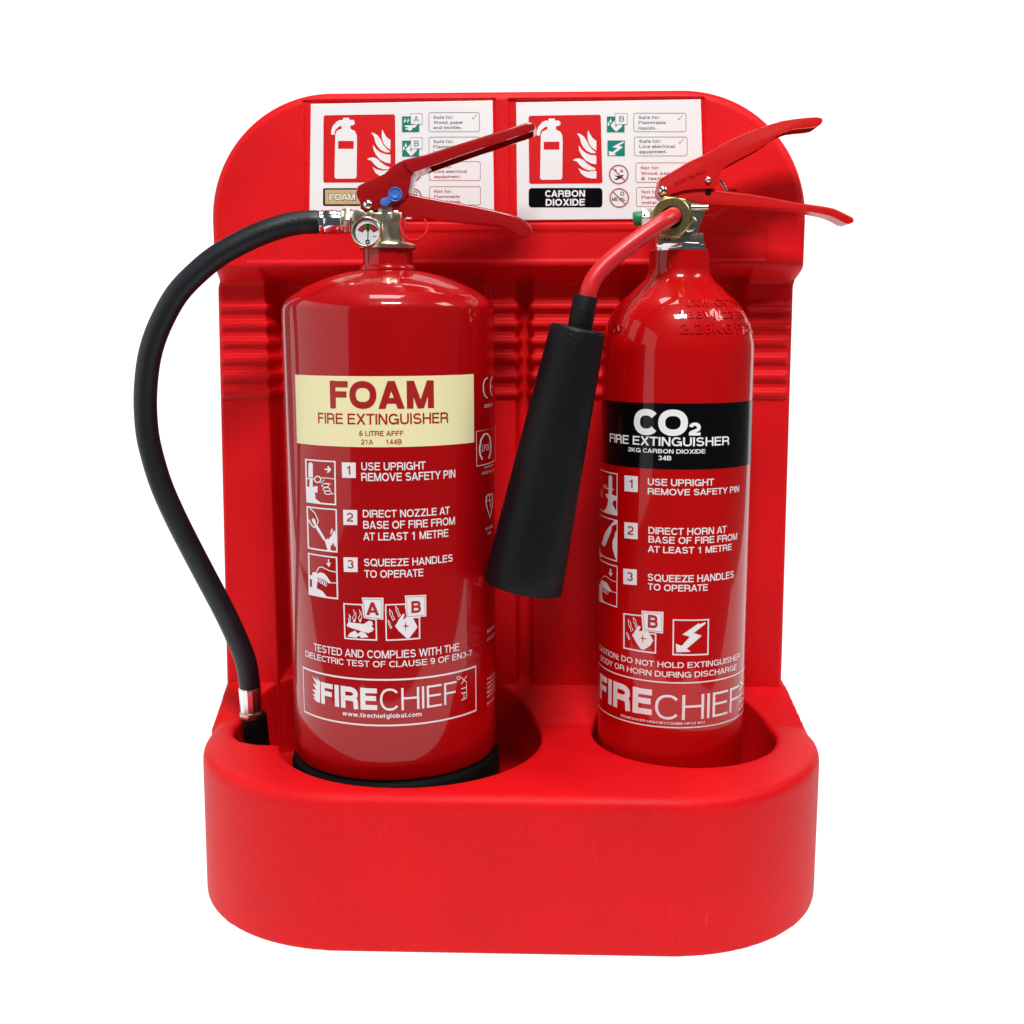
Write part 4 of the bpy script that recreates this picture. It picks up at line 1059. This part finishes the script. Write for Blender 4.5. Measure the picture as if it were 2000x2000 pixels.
    q2 = Sheet(SH); T(q2, D, 'IKAR', 65,195,858,862,790, .005)
    for k in (q, q2):
        o = k.build('stamped_marks', M_CO2, co2, .0001)
        md = o.modifiers.new('t', 'SOLIDIFY'); md.thickness = .0007; md.offset = 1
co2_print()

def co2_valve():
    zn = on_y(1330, 491, KY)[2]
    bm = bmesh.new()
    add_lathe(bm, [(.0215, -.0006), (.0222, 0), (.0222, .0012), (.0198, .0016)], (KX, KY, zn), n=48)
    hexprism(bm, (KX, KY, zn+.0014), (0, 0, 1), .0212, .0042)
    part('neck_collar', from_bm('neck_collar', bm), M_CHROME, co2)
    bm = bmesh.new()
    add_slab(bm, pxpoly([(1285,478),(1285,455),(1375,455),(1375,478)], KY-.0135), KY-.0135, KY+.0135, .0012, 2)
    add_slab(bm, pxpoly([(1292,460),(1292,392),(1302,380),(1345,378),(1383,399),(1379,410),(1372,430),(1364,452),(1362,460)], KY-.011), KY-.011, KY+.011, .002, 3)
    P = on_y(1350, 405, KY-.011); add_tube(bm, [P, (P[0]+.0125, P[1], P[2])], .0024, 14, 2, False)
    P = on_y(1345, 438, KY-.011); add_lathe(bm, [(.006, 0), (.006, .004), (.0045, .005)], P, (0, -1, 0), 24)
    vb = part('valve', from_bm('valve', bm), M_NICK, co2, 'silver valve block under the red levers')
    s = Sheet(Flat(KY-.0135)); s.text('1454', 1291, 1309, 470, 470.5, 463.5, .02); s.build('stamped_marking', M_KPRINT, vb, .0003)
    # brass nut
    ny = KY-.033; n0 = Vector(on_y(1311.7, 424, ny)); ax = Vector((-.12, -1, -.06)).normalized()
    st = Vector((n0.x, KY-.010, n0.z))
    b = bmesh.new(); add_lathe(b, [(.0163, 0), (.0163, .0145)], (0, 0, 0), (0, -1, 0), 6)
    bmesh.ops.recalc_face_normals(b, faces=b.faces)
    bmesh.ops.rotate(b, verts=b.verts, cent=(0, 0, 0), matrix=Matrix.Rotation(math.radians(8), 3, 'Y'))
    bmesh.ops.bevel(b, geom=b.edges[:], offset=.0007, segments=2, profile=.5, affect='EDGES')
    add_lathe(b, [(.0141, .0143), (.0141, .0160), (.0135, .0166), (.0078, .0166), (.0074, .0158), (.0074, .008), (1e-5, .008)], (0, 0, 0), (0, -1, 0), 48, cap=False)
    q = Vector((0, -1, 0)).rotation_difference(ax).to_matrix()
    bmesh.ops.rotate(b, verts=b.verts, cent=(0, 0, 0), matrix=q); bmesh.ops.translate(b, verts=b.verts, vec=n0-ax*.0166)
    # black disc laid over the hex front as painted shade, so the bore shows dark
    me = from_bm('pipe_nut', b); part('pipe_nut', me, M_BRASS, co2, 'large brass hexagon nut round the bent pipe')
    me = lathe('bore_shade_disc', [(.0080, 0), (.0080, .0002)], n0+ax*.0001, ax, 32); part('bore_shade_disc', me, M_BLK, co2)
    # side stub with green cap
    a = Vector(on_y(1272, 427, KY-.008)); b_ = Vector(on_y(1253, 426, KY-.008)); c = Vector(on_y(1238, 429, KY-.008))
    bm = bmesh.new(); hexprism(bm, a, (b_-a), .0078, (b_-a).length+.0005)
    add_lathe(bm, [(.0060, 0), (.0060, .012)], a, (1, 0, 0), 24)
    part('relief_stub', from_bm('relief_stub', bm), M_NICK, co2)
    P = on_y(1259, 421, KY-.0152); part('relief_shade_disc', lathe('relief_shade_disc', [(.0011, 0), (.0011, .0003)], P, (0, -1, 0), 16), M_BLK, co2)  # black dot laid on for the dark inside of the hole
    part('relief_cap', lathe('relief_cap', [(.0050, 0), (.0053, .0002), (.0053, .0050), (.0047, .0062), (.0010, .0064)], b_, (-1, 0, -.12), 32), M_GREEN, co2, 'green plastic cap', smooth=50)
    # pipe
    px = [(1316,421,ny+.004),(1313,422,ny-.003),(1303,428.5,ny-.0085),(1288,437.9,ny-.0125),(1250.4,464,ny-.0175),(1213,492,ny-.0215),(1178,522.5,ny-.025),(1160,545,ny-.0275),(1150.5,566,ny-.029),(1145.5,590,ny-.0295)]
    part('pipe', tube('pipe', [on_y(*p) for p in px], .00615, 28, 8), M_PIPE, co2, 'bent red pipe leading to the horn', smooth=60)
    hy = ny-.030
    # sleeve and horn
    a = Vector(on_y(1144, 578, hy)); b_ = Vector(on_y(1131.5, 645, hy)); ax = b_-a
    part('horn_sleeve', lathe('horn_sleeve', [(.0064, .0006), (.0086, 0), (.0089, .0006), (.0088, ax.length)], a, ax, 40), M_HORN, co2, smooth=50)
    a = Vector(on_y(1129.5, 640, hy)); b_ = Vector(on_y(1021.5, 1143, hy+.004)); ax = b_-a; L = ax.length
    r0, r1 = .0200, .0300
    prof = [(.0088, .0012), (.0150, .0016), (.0160, .0006), (.0185, .0), (.0197, .0010), (.0202, .0030)]
    for k in range(1, 13):
        t = k/12; prof.append((.0202+(r1-.0202)*t, .003+(L-.003)*t))
    prof += [(r1-.0004, L+.0006), (r1-.002, L+.0004), (r1-.003, L-.004), (r0-.004, .01), (1e-5, .01)]
    part('horn', lathe('horn', prof, a, ax, 64, cap=False), M_HORN, co2, 'long black tapered discharge horn', smooth=50)
    # levers
    yl = KY-.0115
    low = pxpoly([(1300,381),(1309.9,375),(1352.7,367.5),(1378.8,366),(1396,369),(1408.6,371.8),(1464.5,378),(1512,386.5),(1561.4,396),(1590,400),(1613.6,403.4),(1630,407),(1643.4,412.8),(1656,419),(1665.8,424),(1668.5,429),(1666,434.5),(1658.3,437.7),(1649,435.5),(1636,428),(1622,422),(1606,418),(1580,413),(1561.4,409.5),(1512,406),(1464.5,403),(1420,400.5),(1382.5,397.9),(1352.7,393.5),(1334,388),(1315,383)], yl)
    bm = bmesh.new(); add_slab(bm, low, yl, KY+.0115, .0016, 4, low=0)
    part('carrying_handle', from_bm('carrying_handle', bm), M_LEVC, co2, smooth=50)
    yu = KY-.0135
    up = pxpoly([(1287.5,358.7),(1288.5,350.5),(1310,337),(1345,316),(1375,302.5),(1402,287),(1427,273),(1452,262),(1475.7,252.8),(1502,243.5),(1528,236),(1552,232.3),(1576,229.6),(1596,228.6),(1605,230.5),(1607,235.5),(1604,242),(1597,246.5),(1585,249),(1566,250.5),(1546.5,253),(1530,258.5),(1516.7,265.5),(1501.8,277.5),(1484,289),(1464.5,299.5),(1440,312.5),(1419.8,323.3),(1408.5,331.5),(1404,343.8),(1402.5,357),(1395,368.5),(1378,368),(1356,369),(1334,372),(1312,378.5),(1300,386),(1291,385),(1285.5,379),(1284.5,369)], yu)
    bm = bmesh.new(); add_slab(bm, up, yu, KY+.0135, .0012, 3, low=0)
    ch = up[6:17]
    top = [(x-.001, z-.0022) for x, z in ch]; bot = [(x-.001, z-.03) for x, z in ch][::-1]
    me = hollow(from_bm('g', bm), top+bot, yu+.0018, KY+.0117); me.name = 'squeeze_lever'
    lv = part('squeeze_lever', me, M_LEVC, co2, smooth=50)
    s = Sheet(Flat(yu)); 
    v0 = len(s.items)
    vs, fs = glyphs('SOLE - SUPPLY', .0); (a0, z0) = s.surf.sz(1318, 361); (a1, z1) = s.surf.sz(1381, 336)
    L = math.hypot(a1-a0, z1-z0); an = math.atan2(z1-z0, a1-a0); m0, m1 = vs[:, 0].min(), vs[:, 0].max(); k = L/(m1-m0)
    X = (vs[:, 0]-m0)*k; Zv = vs[:, 1]*k*.8
    s.tri(np.c_[a0+X*math.cos(an)-Zv*math.sin(an), z0+X*math.sin(an)+Zv*math.cos(an), vs[:, 2]], fs)
    o = s.build('stamped_marking', M_LEVC, lv, .00005); md = o.modifiers.new('t', 'SOLIDIFY'); md.thickness = .0004; md.offset = 1
    rivet(co2, 1295, 372.5, yu, 9.5); rivet(co2, 1382.5, 351, yu, 6.5)
    P = on_y(1384, 374, yl-.0021); part('pivot_shade_disc', lathe('pivot_shade_disc', [(.0024, 0), (.0024, .0004)], (P[0], yl-.0001, P[2]), (0, -1, 0), 20), M_BLK, co2)  # flat black disc stands in for the shaded inside of the hole
    # safety pin and its red tie behind the levers
    part('safety_pin', tube('safety_pin', [on_y(1406, 352, KY+.004), on_y(1414, 362, KY+.004), on_y(1420, 374, KY+.004)], .0011, 12, 6), M_CHROME, co2)
    pts = [on_y(u, v, KY+.018) for u, v in [(1412,376),(1425,372),(1436,372),(1440,381),(1433,392),(1418,405),(1400,418),(1384,423),(1370,424)]]
    part('pin_tie', tube('pin_tie', pts, .0012, 10, 6), M_LOOP, co2, 'thin red tie loop behind the levers')
co2_valve()
